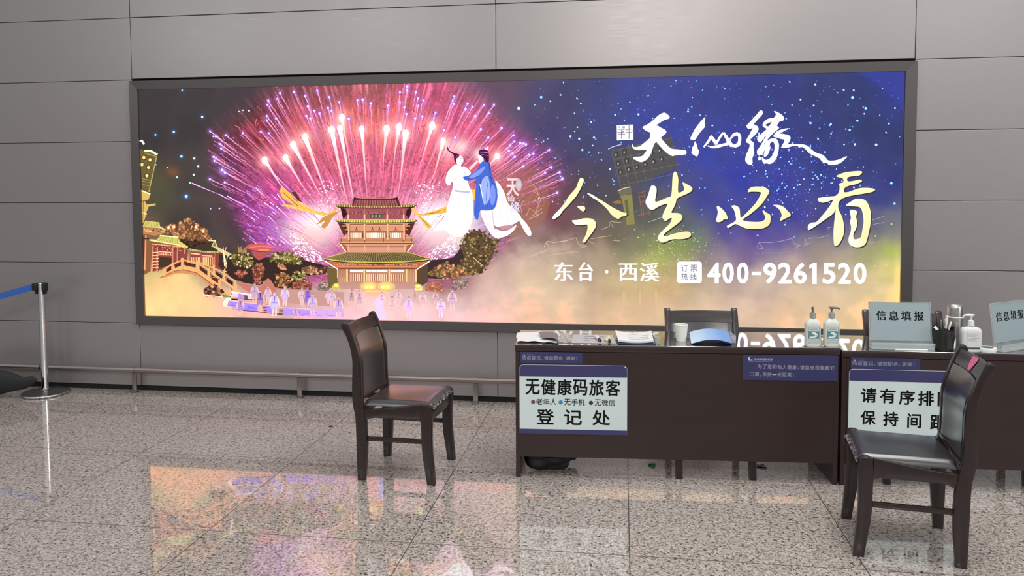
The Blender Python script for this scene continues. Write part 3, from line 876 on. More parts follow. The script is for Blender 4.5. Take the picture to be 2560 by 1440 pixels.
blobs(q([(250, 780), (300, 755), (350, 750), (390, 718), (430, 708), (480, 735), (520, 770), (570, 800), (610, 838), (630, 880), (590, 905), (540, 925), (480, 905), (400, 890), (340, 870), (240, 845)]), 190, 2.2, 5.5, [(232, 168, 112), (205, 140, 90), (176, 116, 76), (246, 196, 146), (140, 92, 62)], (108, 70, 50))
for (a, b) in [(265, 785), (310, 778), (560, 815), (500, 780)]:
    x, y = q([(a, b)])[0]; A.disc(x, y, 4, 5, (255, 236, 205), (240, 200, 150), 8)
blobs(q([(350, 880), (480, 905), (600, 915), (640, 900), (600, 980), (420, 960)]), 60, 2, 4.5, [(90, 58, 42), (120, 80, 55), (70, 46, 40)], (70, 46, 42))
A.poly(q([(65, 725), (185, 740), (190, 772), (240, 800), (236, 812), (180, 790), (45, 782), (45, 765)]), (226, 210, 112))
for k in range(9): A.line(q([(70 + k * 13, 732 + k), (58 + k * 14, 778)]), .9, (150, 140, 70))
A.poly(q([(45, 785), (180, 795), (235, 830), (150, 856), (45, 835)]), (200, 136, 88))
for k in range(14): A.line(q([(55 + k * 13, 800 + rnd.uniform(-4, 18)), (66 + k * 13, 812 + rnd.uniform(-4, 18))]), 2, rnd.choice([(255, 225, 170), (110, 60, 45), (240, 190, 130)]))
A.poly(q([(45, 840), (100, 850), (110, 960), (110, 1160), (45, 1190)]), (150, 96, 66)); A.line(q([(70, 850), (60, 1150)]), 3, (236, 176, 120)); A.line(q([(45, 880), (95, 880)]), 3, (70, 46, 40)); A.line(q([(48, 860), (50, 1180)]), 2.5, (90, 55, 45))
A.poly(q([(118, 915), (385, 945), (430, 985), (420, 1090), (120, 1165)]), (150, 74, 64))
A.poly(q([(185, 1032), (290, 1045), (290, 1112), (180, 1130)]), (74, 58, 44))
A.poly(q([(190, 852), (345, 868), (358, 900), (432, 948), (424, 962), (340, 936), (98, 896), (105, 884), (165, 888)]), (222, 216, 116))
for k in range(13): A.line(q([(195 + k * 12, 856 + k), (170 + k * 14, 902 + k * 2)]), .9, (140, 130, 60))
A.line(q([(105, 893), (340, 933), (424, 960)]), 2.4, (252, 240, 180)); A.line(q([(190, 852), (345, 868)]), 2.4, (255, 248, 200))
for r_ in range(3):
    for k in range(13): A.line(q([(126 + k * 20, 930 + 16 * r_ + k * 1.6), (138 + k * 20, 936 + 16 * r_ + k * 1.6)]), 2.2, rnd.choice([(246, 178, 130), (226, 140, 108), (110, 48, 44)]))
A.line(q([(122, 925), (385, 950)]), 2.2, (250, 190, 120)); A.line(q([(170, 990), (300, 1000)]), 2.5, (255, 210, 160)); A.line(q([(165, 1010), (300, 1022)]), 2.5, (246, 160, 130))
for x0_, b in [(130, 1165), (168, 1165), (300, 1110), (342, 1090), (405, 1010)]: A.line(q([(x0_, 950), (x0_ - 2, b)]), 4, (226, 142, 112)); A.line(q([(x0_ + 9, 955), (x0_ + 7, b - 5)]), 1.3, (90, 40, 40))
for k in range(6): A.line(q([(122, 1000 + 26 * k), (180, 996 + 26 * k)]), 2.4, (250, 200, 150)); A.line(q([(180 + k * 20, 1002), (182 + k * 20, 1024)]), 1.6, (250, 226, 190))
A.poly(q([(470, 958), (545, 925), (645, 905), (690, 990), (560, 985)]), (72, 58, 46))
A.poly(q([(450, 990), (745, 1012), (755, 1150), (650, 1130), (450, 1060)]), (150, 72, 66))
A.poly(q([(438, 962), (560, 985), (700, 985), (702, 1004), (580, 1000), (438, 980)]), (206, 206, 120))
for k in range(18): A.line(q([(445 + k * 14.4, 968 + min(k, 8) * 2), (446 + k * 14.4, 984 + min(k, 8) * 2)]), 1, (90, 90, 50))
A.poly(q([(628, 945), (662, 888), (684, 950), (805, 1012), (780, 1034), (700, 992), (655, 955)]), (228, 212, 150)); A.poly(q([(640, 942), (660, 908), (672, 950)]), (130, 118, 84)); A.line(q([(606, 895), (668, 898)]), 3, (236, 230, 190))
for x0_ in list(range(462, 540, 14)) + list(range(562, 655, 15)): A.line(q([(x0_, 1040), (x0_, 1108)]), 2.6, (252, 214, 150)); A.line(q([(x0_ + 6, 1040), (x0_ + 6, 1108)]), 1, (80, 40, 36))
for x0_ in (450, 545, 662, 740): A.line(q([(x0_, 1000), (x0_, 1120)]), 3.4, (190, 100, 84)); A.line(q([(x0_ + 7, 1000), (x0_ + 7, 1120)]), 1.4, (60, 36, 36))
A.line(q([(455, 1006), (530, 1014)]), 3, (255, 225, 180)); A.line(q([(552, 1024), (640, 1030)]), 3, (250, 190, 160))
A.poly(q([(700, 1010), (760, 1030), (800, 1200), (735, 1160), (690, 1110)]), (64, 48, 46))
for k in range(18): A.line(q([(740 + rnd.uniform(-20, 30), 960 + rnd.uniform(-15, 200)), (746 + rnd.uniform(-20, 30), 975 + rnd.uniform(-15, 200))]), 1.2, rnd.choice([(200, 190, 120), (255, 240, 220), (120, 90, 60)]))
A.poly(q([(185, 1208), (300, 1158), (390, 1138), (505, 1162), (600, 1228), (690, 1300), (775, 1352), (760, 1380), (690, 1340), (590, 1260), (520, 1205), (420, 1180), (330, 1180), (240, 1210)]), (222, 152, 100), 3)
A.line(q([(185, 1205), (300, 1148), (390, 1132), (510, 1158), (600, 1222), (700, 1302), (772, 1355)]), 5.5, (244, 190, 120)); A.line(q([(190, 1214), (300, 1162), (390, 1146), (505, 1174), (595, 1240), (690, 1318)]), 1.4, (140, 84, 60))
for (a, b, t) in [(232, 1195, 1130), (300, 1160, 1088), (382, 1138, 1045), (515, 1162, 1072), (612, 1236, 1130), (702, 1306, 1196), (792, 1362, 1292)]: A.line(q([(a, t), (a, b)]), 6.4, (242, 188, 120)); A.line(q([(a + 11, t + 4), (a + 11, b)]), 1.2, (140, 84, 56))
for p in ([(222, 1140), (300, 1098), (382, 1062), (515, 1092)], [(515, 1092), (612, 1150), (702, 1222)], [(232, 1185), (300, 1140), (382, 1112), (515, 1140)], [(515, 1140), (612, 1212), (702, 1282)]): A.line(q(p), 3.6, (240, 184, 118))
for p in ([(250, 1168), (288, 1148), (288, 1116), (250, 1140)], [(318, 1132), (370, 1112), (370, 1080), (318, 1104)], [(400, 1108), (495, 1128), (495, 1100), (400, 1078)], [(535, 1150), (595, 1194), (595, 1158), (535, 1114)], [(630, 1222), (688, 1264), (688, 1228), (630, 1182)]): A.poly(q(p), (86, 52, 42))
for (a, b, t) in [(652, 1190, 1105), (740, 1250, 1150), (834, 1310, 1212)]: A.line(q([(a, t), (a, b)]), 5.4, (240, 184, 118))
A.line(q([(530, 1084), (652, 1130), (740, 1180), (834, 1244), (850, 1300)]), 3.4, (240, 186, 120)); A.line(q([(640, 1180), (740, 1244), (830, 1308), (875, 1338)]), 5, (242, 190, 124))
for p in ([(670, 1160), (725, 1196), (722, 1224), (670, 1186)], [(760, 1212), (816, 1252), (814, 1284), (760, 1246)]): A.poly(q(p), (60, 42, 40))
for k in range(7): A.line(q([(640 + k * 24, 1212 + 16 * k), (680 + k * 24, 1206 + 18 * k)]), 1.6, (110, 66, 44) if k % 2 else (216, 150, 92))
blobs(q([(560, 1310), (640, 1272), (700, 1308), (765, 1358), (700, 1385), (580, 1366)]), 44, 2, 5, [(216, 150, 116), (150, 90, 70), (246, 206, 150), (90, 60, 50)], (120, 76, 60))
A.line(q([(560, 1362), (640, 1372), (800, 1385)]), 2, (250, 235, 200)); A.line(q([(730, 1378), (800, 1380)]), 3, (120, 150, 110))
# ---- middle garden and stage
q = crop(6.857, 560, 590)
A.poly(q([(100, 330), (400, 300), (560, 380), (800, 360), (1100, 300), (1400, 420), (1760, 520), (1760, 640), (1400, 700), (1150, 880), (880, 880), (700, 760), (620, 840), (220, 760), (60, 620)]), (60, 44, 42), 3)
for k in range(16): A.line(q([(255 + k * 9, 290 - rnd.uniform(0, 20)), (250 + k * 9 + rnd.uniform(-8, 8), 170 + rnd.uniform(-20, 60))]), .9, (206, 160, 100))
blobs(q([(110, 350), (220, 296), (400, 286), (500, 350), (520, 470), (430, 560), (300, 520), (150, 480)]), 110, 1.6, 4.2, [(196, 176, 96), (150, 128, 62), (232, 216, 150), (110, 90, 50), (246, 236, 200)], (74, 60, 40))
blobs(q([(790, 400), (850, 300), (960, 276), (1100, 276), (1250, 326), (1345, 410), (1300, 485), (1150, 465), (900, 455)]), 150, 1.6, 4.4, [(186, 170, 84), (140, 122, 60), (226, 210, 130), (110, 92, 48), (246, 236, 190)], (84, 72, 42))
A.poly(q([(480, 245), (740, 275), (722, 340), (660, 392), (600, 412), (540, 372)]), (188, 88, 92), 3)
A.poly(q([(376, 195), (430, 148), (550, 132), (700, 148), (840, 195), (846, 226), (780, 270), (600, 262), (480, 240), (400, 215)]), (214, 98, 96), 3); A.poly(q([(590, 222), (760, 226), (762, 264), (630, 262)]), (226, 156, 96), 3); A.line(q([(430, 200), (560, 180), (700, 178), (830, 200)]), 1.4, (240, 150, 130)); A.line(q([(480, 244), (600, 268), (770, 272)]), 1.5, (110, 44, 50))
blobs(q([(500, 520), (600, 476), (690, 540), (692, 640), (640, 700), (622, 830), (540, 824), (500, 700)]), 60, 2, 5, [(196, 108, 84), (222, 140, 104), (156, 80, 66), (236, 160, 120)], (150, 78, 66))
for p in ([(560, 480), (560, 820)], [(500, 600), (680, 604)], [(520, 700), (640, 700)], [(540, 760), (630, 765)]): A.line(q(p), 1, (100, 46, 42))
blobs(q([(190, 620), (330, 586), (400, 650), (330, 690), (230, 722)]), 30, 2, 4.5, [(206, 110, 90), (160, 76, 66), (236, 150, 126)])
blobs(q([(940, 520), (1000, 480), (1060, 510), (1060, 560), (960, 575)]), 26, 2, 4, [(226, 156, 100), (250, 200, 140)])
blobs(q([(880, 680), (1000, 620), (1110, 680), (1142, 800), (1090, 884), (900, 874)]), 80, 2, 5, [(214, 150, 96), (170, 106, 70), (244, 200, 140), (120, 74, 54)], (90, 56, 46))
blobs(q([(1340, 560), (1480, 520), (1600, 560), (1750, 536), (1772, 622), (1600, 655), (1400, 632)]), 70, 2, 4.8, [(222, 162, 112), (246, 206, 166), (160, 106, 76), (120, 76, 60)], (86, 56, 48))
blobs(q([(1150, 690), (1210, 590), (1330, 640), (1480, 690), (1400, 740), (1200, 770)]), 44, 1.6, 3.6, [(206, 200, 110), (236, 226, 160), (150, 140, 70)])
blobs(q([(1150, 860), (1250, 770), (1380, 738), (1500, 800), (1490, 915), (1180, 915)]), 90, 1.6, 4.4, [(196, 104, 84), (240, 176, 150), (150, 70, 60), (222, 136, 116)], (160, 84, 72))
blobs(q([(1590, 860), (1660, 780), (1780, 810), (1830, 880), (1790, 935), (1600, 930)]), 50, 1.6, 4, [(196, 170, 160), (150, 126, 116), (236, 216, 210)], (150, 120, 112))
blobs(q([(1760, 520), (1850, 510), (1860, 600), (1800, 800), (1760, 810), (1780, 660)]), 44, 1.4, 3.2, [(190, 160, 100), (90, 66, 46), (232, 210, 150)])
A.poly(q([(230, 760), (420, 830), (640, 860), (760, 720), (880, 880), (880, 1000), (420, 960)]), (206, 126, 112), 3)
A.poly(q([(900, 910), (1480, 930), (2057, 960), (2057, 1200), (1500, 1190), (1000, 1130), (900, 1040)]), (206, 156, 148))
A.poly(q([(140, 950), (480, 1004), (480, 1084), (130, 1030)]), (232, 214, 240)); A.poly(q([(245, 980), (340, 985), (340, 1090), (245, 1090)]), (196, 150, 226)); A.poly(q([(350, 1010), (410, 1020), (410, 1095), (350, 1095)]), (110, 80, 96)); A.line(q([(130, 955), (480, 1010)]), 2.5, (255, 250, 250)); A.line(q([(130, 1085), (240, 1090)]), 4, (60, 44, 46)); A.line(q([(400, 1092), (700, 1096), (940, 1096)]), 2.4, (70, 50, 60))
A.poly(q([(0, 1120), (80, 1050), (130, 1100), (80, 1200), (0, 1200)]), (255, 240, 226), 3)
A.poly(q([(80, 1105), (420, 1140), (620, 1165), (610, 1300), (330, 1272), (60, 1190)]), (176, 144, 236))
A.poly(q([(700, 1182), (865, 1200), (855, 1325), (700, 1295)]), (182, 146, 236)); A.poly(q([(1010, 1232), (1490, 1256), (1480, 1376), (1010, 1352)]), (196, 158, 240)); A.poly(q([(1490, 1256), (2057, 1280), (2057, 1395), (1480, 1380)]), (226, 178, 232))
for k in range(26):
    x0_ = rnd.uniform(80, 560); y0_ = 1125 + x0_ * .1 + rnd.uniform(0, 110); A.line(q([(x0_, y0_), (x0_ + rnd.uniform(30, 110), y0_ + 9)]), .9, rnd.choice([(120, 86, 200), (214, 186, 250), (140, 100, 210)]))
    x0_ = rnd.uniform(1020, 1900); y0_ = 1250 + (x0_ - 1000) * .04 + rnd.uniform(0, 100); A.line(q([(x0_, y0_), (x0_ + rnd.uniform(30, 110), y0_ + 5)]), .9, rnd.choice([(160, 116, 214), (236, 206, 250)]))
for k in range(6): A.line(q([(630 + 6 * k, 1160 + 26 * k), (750 - 4 * k, 1178 + 26 * k)]), 2, (196, 140, 84) if k % 2 else (90, 56, 44))
for k in range(5): A.line(q([(960 - 6 * k, 1225 + 26 * k), (1020, 1232 + 26 * k)]), 2, (206, 150, 94) if k % 2 else (110, 70, 54))
A.line(q([(80, 1105), (620, 1166), (860, 1200), (1010, 1226), (1490, 1254)]), 1.6, (255, 214, 190)); A.line(q([(330, 1274), (700, 1310), (1010, 1350)]), 1.6, (90, 50, 60))
# ---- right of the pagoda: tree and rocks
q2 = crop(5.76, 1060, 560)
A.poly(q2([(0, 600), (120, 520), (420, 480), (560, 300), (560, 620), (420, 760), (250, 790), (0, 760)]), (66, 48, 54), 3)
blobs(q2([(690, 80), (850, 90), (960, 190), (1060, 205), (1080, 300), (1010, 450), (950, 560), (880, 650), (780, 740), (620, 750), (520, 600), (560, 480), (516, 360), (560, 200)]), 330, 1.4, 4.0, [(150, 126, 72), (110, 90, 58), (186, 160, 96), (90, 70, 50), (206, 186, 126), (130, 96, 66)], (100, 78, 56))
A.line(q2([(710, 480), (800, 560), (860, 610)]), 2, (222, 190, 140))
blobs(q2([(60, 720), (120, 640), (230, 570), (330, 545), (420, 600), (600, 620), (600, 740), (420, 790), (250, 785)]), 150, 1.6, 4.4, [(226, 166, 116), (190, 126, 84), (246, 206, 150), (150, 106, 66), (176, 160, 84)], (110, 76, 56))
blobs(q2([(400, 840), (520, 780), (620, 790), (640, 900), (420, 960)]), 60, 1.6, 4, [(196, 176, 166), (160, 136, 120), (226, 206, 190)])
blobs(q2([(30, 884), (100, 850), (180, 826), (260, 880), (272, 965), (30, 972)]), 50, 2, 5, [(232, 150, 120), (216, 126, 100), (246, 186, 160)], (206, 126, 104))
# ---- pagoda
q = crop(5.333, 800, 470)


def P(pts, c_, k=0): A.poly(q(pts), c_, k)
def Ln(pts, w, c_): A.line(q(pts), w, c_)


P([(100, 1050), (235, 1078), (360, 1075), (360, 1330), (110, 1330)], (120, 98, 60)); P([(1150, 1075), (1300, 1078), (1440, 1000), (1440, 1250), (1300, 1340), (1150, 1330)], (96, 72, 60))
P([(230, 1075), (1298, 1075), (1292, 1345), (240, 1345)], lambda x, y: (190, 128, 98) if y < 690 else (206, 156, 144))
P([(70, 975), (1462, 975), (1300, 1082), (232, 1082)], (192, 116, 86))
for k in range(34): Ln([(190 + k * 34, 1006 + rnd.uniform(0, 16)), (206 + k * 34, 1020 + rnd.uniform(0, 16))], 2, rnd.choice([(246, 190, 146), (110, 60, 48), (236, 160, 120)]))
Ln([(220, 1050), (1300, 1050)], 1.6, (230, 150, 110)); Ln([(235, 1076), (1298, 1076)], 1.6, (110, 66, 50))
Ln([(66, 974), (236, 1080)], 2.6, (255, 245, 235)); Ln([(236, 1080), (236, 1200)], 1.8, (250, 226, 180)); Ln([(1468, 974), (1300, 1080)], 2.6, (255, 245, 235))
for x0_ in (365, 595, 928, 1156, 1282): Ln([(x0_, 1082), (x0_, 1250)], 4.6, (248, 218, 146)); Ln([(x0_ + 14, 1082), (x0_ + 14, 1240)], 1.2, (120, 76, 54))
for x0_ in (270, 300, 325, 1190, 1215, 1245): Ln([(x0_, 1100 + abs(x0_ - 1215) * .1), (x0_, 1250)], 2, (222, 186, 110))
for a, b in ((405, 578), (616, 900), (945, 1115)):
    A.rect(*q([(a, 1090)])[0], *q([(b, 1120)])[0], (255, 255, 252)); n_ = int((b - a) / 62)
    for k in range(1, n_): Ln([(a + (b - a) * k / n_, 1088), (a + (b - a) * k / n_, 1122)], .9, (140, 110, 90))
    x = a + 12
    while x < b: Ln([(x, 1140), (x, 1236)], 2.6, (246, 218, 172)); Ln([(x + 13, 1140), (x + 13, 1236)], 1.3, (150, 104, 80)); x += 29
for a in (660, 880):
    A.disc(*q([(a, 1312)])[0], 25, 13, (253, 236, 120), (222, 176, 128), 20)
for a in (620, 690, 842, 905): A.disc(*q([(a, 1320)])[0], 4.5, 4.5, (255, 255, 226), (252, 238, 130), 10)
A.rect(*q([(160, 1300)])[0], *q([(272, 1354)])[0], (226, 200, 110)); A.rect(*q([(1270, 1312)])[0], *q([(1365, 1362)])[0], (240, 236, 140)); A.disc(*q([(220, 1300)])[0], 9, 7, (255, 246, 150), (170, 150, 80), 12); A.disc(*q([(1310, 1308)])[0], 10, 6, (255, 250, 180), (180, 170, 90), 12)
P([(610, 1362), (880, 1362), (880, 1440), (610, 1440)], (240, 196, 156)); Ln([(610, 1380), (880, 1380)], 1.6, (255, 222, 170))
P([(345, 852), (1170, 852), (1330, 905), (1484, 945), (1420, 980), (1100, 996), (750, 1000), (400, 990), (120, 968), (52, 942), (180, 900)], lambda x, y: (150, 122, 92) if x < 900 else (84, 78, 44))
for k in range(70):
    f = k / 69; Ln([(350 + 815 * f, 860), (90 + 1360 * f, 962 + 28 * math.sin(math.pi * f))], .9, (66, 54, 32) if k % 2 else (176, 160, 96))
Ln([(345, 854), (1172, 854)], 2.2, (206, 150, 110)); Ln([(345, 854), (100, 925)], 2.4, (226, 190, 120)); Ln([(1172, 854), (1430, 935)], 2.4, (206, 190, 90))
Ln([(52, 942), (180, 964), (400, 986), (750, 996), (1100, 988), (1360, 966), (1484, 946)], 4, (216, 212, 100)); Ln([(60, 952), (180, 974), (400, 996), (750, 1006), (1100, 998), (1360, 976), (1478, 956)], 1.8, (44, 34, 24))
for k in range(60): f = k / 59; x0_ = 70 + 1400 * f; y0_ = 950 + 42 * math.sin(math.pi * f); Ln([(x0_, y0_), (x0_, y0_ + 10)], .9, (90, 84, 40))
P([(270, 742), (1250, 742), (1165, 856), (345, 856)], (226, 162, 132)); P([(270, 745), (345, 760), (380, 856), (345, 856)], (176, 100, 78)); P([(1250, 745), (1170, 760), (1135, 856), (1165, 856)], (176, 100, 78))
for b in (770, 782): Ln([(340, b), (1180, b)], 1.3, (160, 96, 74))
for x0_ in (380, 600, 912, 1135): Ln([(x0_, 760), (x0_, 852)], 2.2, (240, 180, 146))
Ln([(278, 752), (350, 852)], 2.4, (255, 240, 230)); Ln([(1240, 752), (1166, 852)], 2.4, (255, 240, 230))
P([(268, 634), (292, 660), (1222, 660), (1240, 634), (1246, 720), (1242, 746), (268, 746), (262, 720)], (206, 146, 106))
for b, c_ in ((664, (246, 190, 150)), (694, (150, 92, 64)), (724, (240, 186, 140)), (738, (96, 54, 44))): Ln([(268, b), (1240, b)], 1.8, c_)
for x0_ in (285, 400, 600, 850, 1110, 1225): Ln([(x0_, 664), (x0_, 722)], 1.6, (130, 80, 58))
P([(250, 468), (1262, 468), (1192, 642), (320, 642)], (226, 156, 122)); P([(240, 462), (345, 478), (372, 600), (320, 640)], (96, 52, 42)); P([(1270, 462), (1170, 478), (1140, 600), (1192, 640)], (96, 52, 42))
for s_ in (1, -1):
    for k in range(6): xx_ = 752 + s_ * (-470 + k * 18); Ln([(xx_, 480 + k * 24), (xx_ + s_ * 44, 484 + k * 24)], 2.2, (226, 150, 116) if k % 2 else (60, 36, 32))
for b, c_ in ((484, (120, 66, 50)), (496, (246, 190, 156)), (574, (130, 76, 58)), (586, (96, 56, 44))): Ln([(380, b), (1135, b)], 1.5, c_)
for a in (488, 702, 797, 1012): P([(a - 26, 570), (a, 530), (a + 26, 570)], (186, 116, 86)); Ln([(a, 520), (a, 545)], 2, (110, 64, 50))
for a, b in ((402, 582), (616, 888), (930, 1098)):
    A.rect(*q([(a, 594)])[0], *q([(b, 668)])[0], (120, 76, 56)); n_ = int((b - a) / 26)
    for k in range(n_): x0_ = a + 6 + k * 26; md = 1 - abs((k + .5) / n_ - .5) * 1.2; A.rect(*q([(x0_, 598)])[0], *q([(x0_ + 20, 663)])[0], (226 + 29 * md, 190 + 65 * md, 140 + 112 * md))
for x0_ in (388, 598, 905, 1122): Ln([(x0_, 480), (x0_, 690)], 4, (246, 196, 150)); Ln([(x0_ + 13, 480), (x0_ + 13, 690)], 1.2, (120, 70, 52))
P([(290, 262), (1222, 262), (1192, 412), (310, 412)], (166, 86, 96)); P([(276, 262), (342, 280), (366, 352), (310, 412)], (58, 34, 36)); P([(1236, 262), (1165, 280), (1140, 352), (1192, 412)], (58, 34, 36))
for k in range(30): Ln([(380 + k * 24, 300 + rnd.uniform(0, 40)), (396 + k * 24, 330 + rnd.uniform(0, 40))], 1.4, rnd.choice([(190, 110, 110), (126, 60, 70), (206, 130, 116)]))
for x0_ in (380, 596, 900, 1118): Ln([(x0_, 280), (x0_, 412)], 3.2, (196, 122, 116)); Ln([(x0_, 356), (x0_, 412)], 4, (240, 206, 160))
A.rect(*q([(656, 340)])[0], *q([(842, 402)])[0], (156, 106, 96)); A.rect(*q([(664, 346)])[0], *q([(834, 396)])[0], (86, 78, 66))
for a in (700, 750, 800): A.disc(*q([(a, 371)])[0], 3.4, 3.2, (186, 176, 150), (140, 130, 110), 8)
for (xa, xb, yt, c_) in ((210, 1296, 432, (208, 200, 96)), (212, 1290, 232, (176, 150, 92))):
    P([(xa, yt - 10), (xa + 44, yt - 24), (xa + 120, yt - 12), (xb - 120, yt - 12), (xb - 46, yt - 22), (xb, yt - 4), (xb - 34, yt + 24), (xb - 200, yt + 34), (xa + 200, yt + 34), (xa + 30, yt + 24)], c_)
    for k in range(64): f = k / 63; x0_ = xa + 20 + (xb - xa - 40) * f; bow = 8 * math.sin(math.pi * f); Ln([(x0_, yt - 8 + bow), (x0_, yt + 20 + bow)], 1.0, (70, 56, 30) if k % 2 else (246, 236, 170))
    Ln([(xa, yt - 6), (xa + 30, yt + 22), (xa + 200, yt + 32), (752, yt + 36), (xb - 200, yt + 32), (xb - 34, yt + 22), (xb, yt - 2)], 2.4, (44, 28, 26))
P([(470, 152), (1022, 152), (1062, 246), (438, 246)], (156, 84, 88))
for k in range(34): f = k / 33; Ln([(474 + 544 * f, 158), (446 + 608 * f, 244)], 1.1, (96, 44, 48) if k % 2 else (196, 120, 116))
P([(452, 128), (474, 152), (446, 246), (428, 240)], (90, 44, 48)); P([(1042, 128), (1020, 152), (1054, 246), (1072, 240)], (90, 44, 48))
P([(448, 106), (480, 124), (560, 136), (940, 136), (1012, 124), (1044, 108), (1030, 156), (462, 156)], (64, 30, 34)); Ln([(448, 108), (480, 126), (560, 138), (940, 138), (1012, 126), (1044, 110)], 1.6, (196, 140, 130))
# ---- golden wings
w1 = crop(3.2, 320, 180)
A.poly(w1([(1695, 1092), (1640, 1136), (1560, 1150), (1440, 1122), (1300, 1090), (1226, 1066), (1248, 1058), (1330, 1066), (1240, 1010), (1214, 950), (1230, 918), (1290, 960), (1330, 1020), (1400, 1062), (1500, 1108), (1600, 1130), (1650, 1108)]), lambda x, y: (236, 196, 96))
A.poly(w1([(1704, 1108), (1640, 1160), (1600, 1230), (1572, 1252), (1544, 1240), (1580, 1190), (1508, 1222), (1560, 1160), (1640, 1128)]), (214, 150, 84))
for (a, b, c2_, d) in [(1300, 975, 1420, 1080), (1240, 960, 1360, 1070), (1260, 1062, 1560, 1145), (1380, 1040, 1500, 1120), (1320, 960, 1390, 1040)]: A.line(w1([(a, b), (c2_, d)]), 1.6, rnd.choice([(120, 76, 50), (250, 226, 140)]))
A.poly(w1([(1310, 960), (1345, 960), (1395, 1040), (1360, 1030)]), (96, 60, 44))
A.poly(q([(1212, 268), (1270, 280), (1312, 338), (1400, 345), (1560, 290), (1690, 240), (1695, 330), (1560, 352), (1420, 368), (1340, 376), (1482, 490), (1502, 522), (1460, 542), (1420, 530), (1378, 470), (1308, 370), (1250, 330)]), (242, 204, 100))
for p in ([(1320, 350), (1500, 330), (1680, 280)], [(1310, 372), (1400, 440), (1470, 530)], [(1330, 380), (1440, 500)], [(1400, 352), (1680, 310)]): Ln(p, 1.4, (190, 130, 70))
# ---- the two dancers
q = crop(4.0, 1000, 300)
P([(712, 700), (752, 695), (752, 790), (736, 804)], (246, 204, 80))
P([(560, 1160), (604, 1160), (596, 1236), (570, 1215)], (250, 214, 200))
P([(556, 448), (592, 466), (640, 468), (700, 508), (708, 560), (682, 604), (692, 662), (722, 722), (732, 850), (722, 1000), (692, 1080), (640, 1150), (600, 1168), (540, 1162), (480, 1124), (446, 1060), (458, 950), (480, 850), (510, 742), (536, 652), (520, 612), (500, 652), (468, 642), (458, 600), (480, 520), (518, 478)], (255, 254, 255), 3)
for p in ([(560, 740), (530, 900), (500, 1090)], [(620, 740), (610, 920), (590, 1130)], [(670, 740), (690, 900), (670, 1080)], [(540, 500), (560, 600), (600, 660)], [(590, 760), (570, 940)], [(650, 780), (650, 1000)]): Ln(p, 1.3, (226, 214, 240))
P([(545, 695), (620, 708), (702, 712), (702, 734), (600, 724), (543, 716)], (196, 190, 238)); Ln([(505, 545), (520, 585), (580, 600)], 1.2, (200, 160, 190)); Ln([(540, 650), (560, 640), (640, 655)], 1, (226, 200, 226)); Ln([(648, 520), (662, 560), (650, 580)], 1.3, (170, 110, 150))
A.disc(*q([(598, 402)])[0], 9.5, 12.5, (255, 246, 246), (250, 226, 232), 16); P([(575, 440), (610, 440), (612, 470), (570, 462)], (253, 238, 240))
P([(478, 264), (492, 300), (530, 324), (576, 338), (602, 352), (572, 372), (556, 432), (544, 402), (540, 362), (530, 342), (492, 316), (474, 290)], (72, 30, 62), 3); P([(560, 350), (600, 345), (590, 372), (562, 390)], (110, 66, 110)); Ln([(606, 386), (622, 390)], 1.4, (90, 50, 80)); Ln([(612, 425), (624, 420)], 1.2, (220, 110, 130))
P([(688, 482), (770, 400), (786, 416), (704, 502)], (250, 220, 226))
P([(790, 344), (830, 366), (834, 410), (806, 442), (786, 402)], (255, 236, 238), 2)
P([(954, 608), (1000, 650), (1042, 722), (1080, 830), (1142, 890), (1212, 972), (1170, 1022), (1100, 1052), (1000, 1072), (948, 1052), (944, 980), (930, 900), (964, 850), (978, 750)], (255, 252, 255), 3)
for p in ([(990, 700), (1010, 850), (1000, 1040)], [(1030, 760), (1070, 900), (1090, 1030)], [(970, 800), (975, 1000)], [(1080, 880), (1150, 990)]): Ln(p, 1.3, (222, 208, 236))
P([(804, 900), (930, 896), (944, 1000), (948, 1100), (1002, 1162), (986, 1188), (930, 1162), (880, 1092), (838, 1010)], (250, 236, 242), 2); Ln([(925, 905), (938, 1050), (950, 1100)], 1.4, (206, 170, 196)); Ln([(850, 930), (880, 1050)], 1, (226, 200, 214))
P([(1196, 966), (1270, 1040), (1310, 1110), (1312, 1152), (1290, 1158), (1258, 1130), (1200, 1022)], (253, 236, 234), 2)
P([(948, 1086), (1010, 1108), (1090, 1100), (1164, 1048), (1142, 1100), (1080, 1152), (1000, 1176), (960, 1142)], (253, 244, 248), 2); P([(1005, 1060), (1090, 1050), (1150, 1046), (1090, 1092), (1010, 1100)], (206, 150, 160))
P([(838, 410), (892, 420), (906, 470), (932, 580), (966, 650), (976, 750), (960, 860), (930, 896), (868, 906), (804, 906), (790, 962), (776, 1002), (744, 962), (744, 850), (760, 700), (766, 592), (720, 602), (662, 608), (628, 570), (682, 556), (760, 510), (800, 440)], (78, 112, 214), 2)
P([(822, 600), (882, 560), (902, 700), (892, 800), (842, 850), (812, 700)], (168, 188, 244), 2); P([(920, 640), (955, 700), (950, 820), (915, 850), (900, 760)], (130, 156, 236), 2); P([(700, 560), (790, 500), (850, 460), (840, 500), (780, 560), (700, 590)], (140, 164, 240), 2); Ln([(890, 425), (905, 560), (930, 640)], 2, (60, 66, 150)); Ln([(768, 600), (770, 800), (760, 960)], 2.4, (60, 100, 224)); Ln([(812, 560), (790, 760), (790, 940)], 1.4, (54, 76, 176)); Ln([(880, 620), (860, 780), (880, 880)], 1.2, (70, 96, 196)); Ln([(640, 575), (720, 590), (790, 560)], 1.3, (60, 70, 160)); Ln([(800, 640), (830, 780)], 1.4, (255, 255, 255))
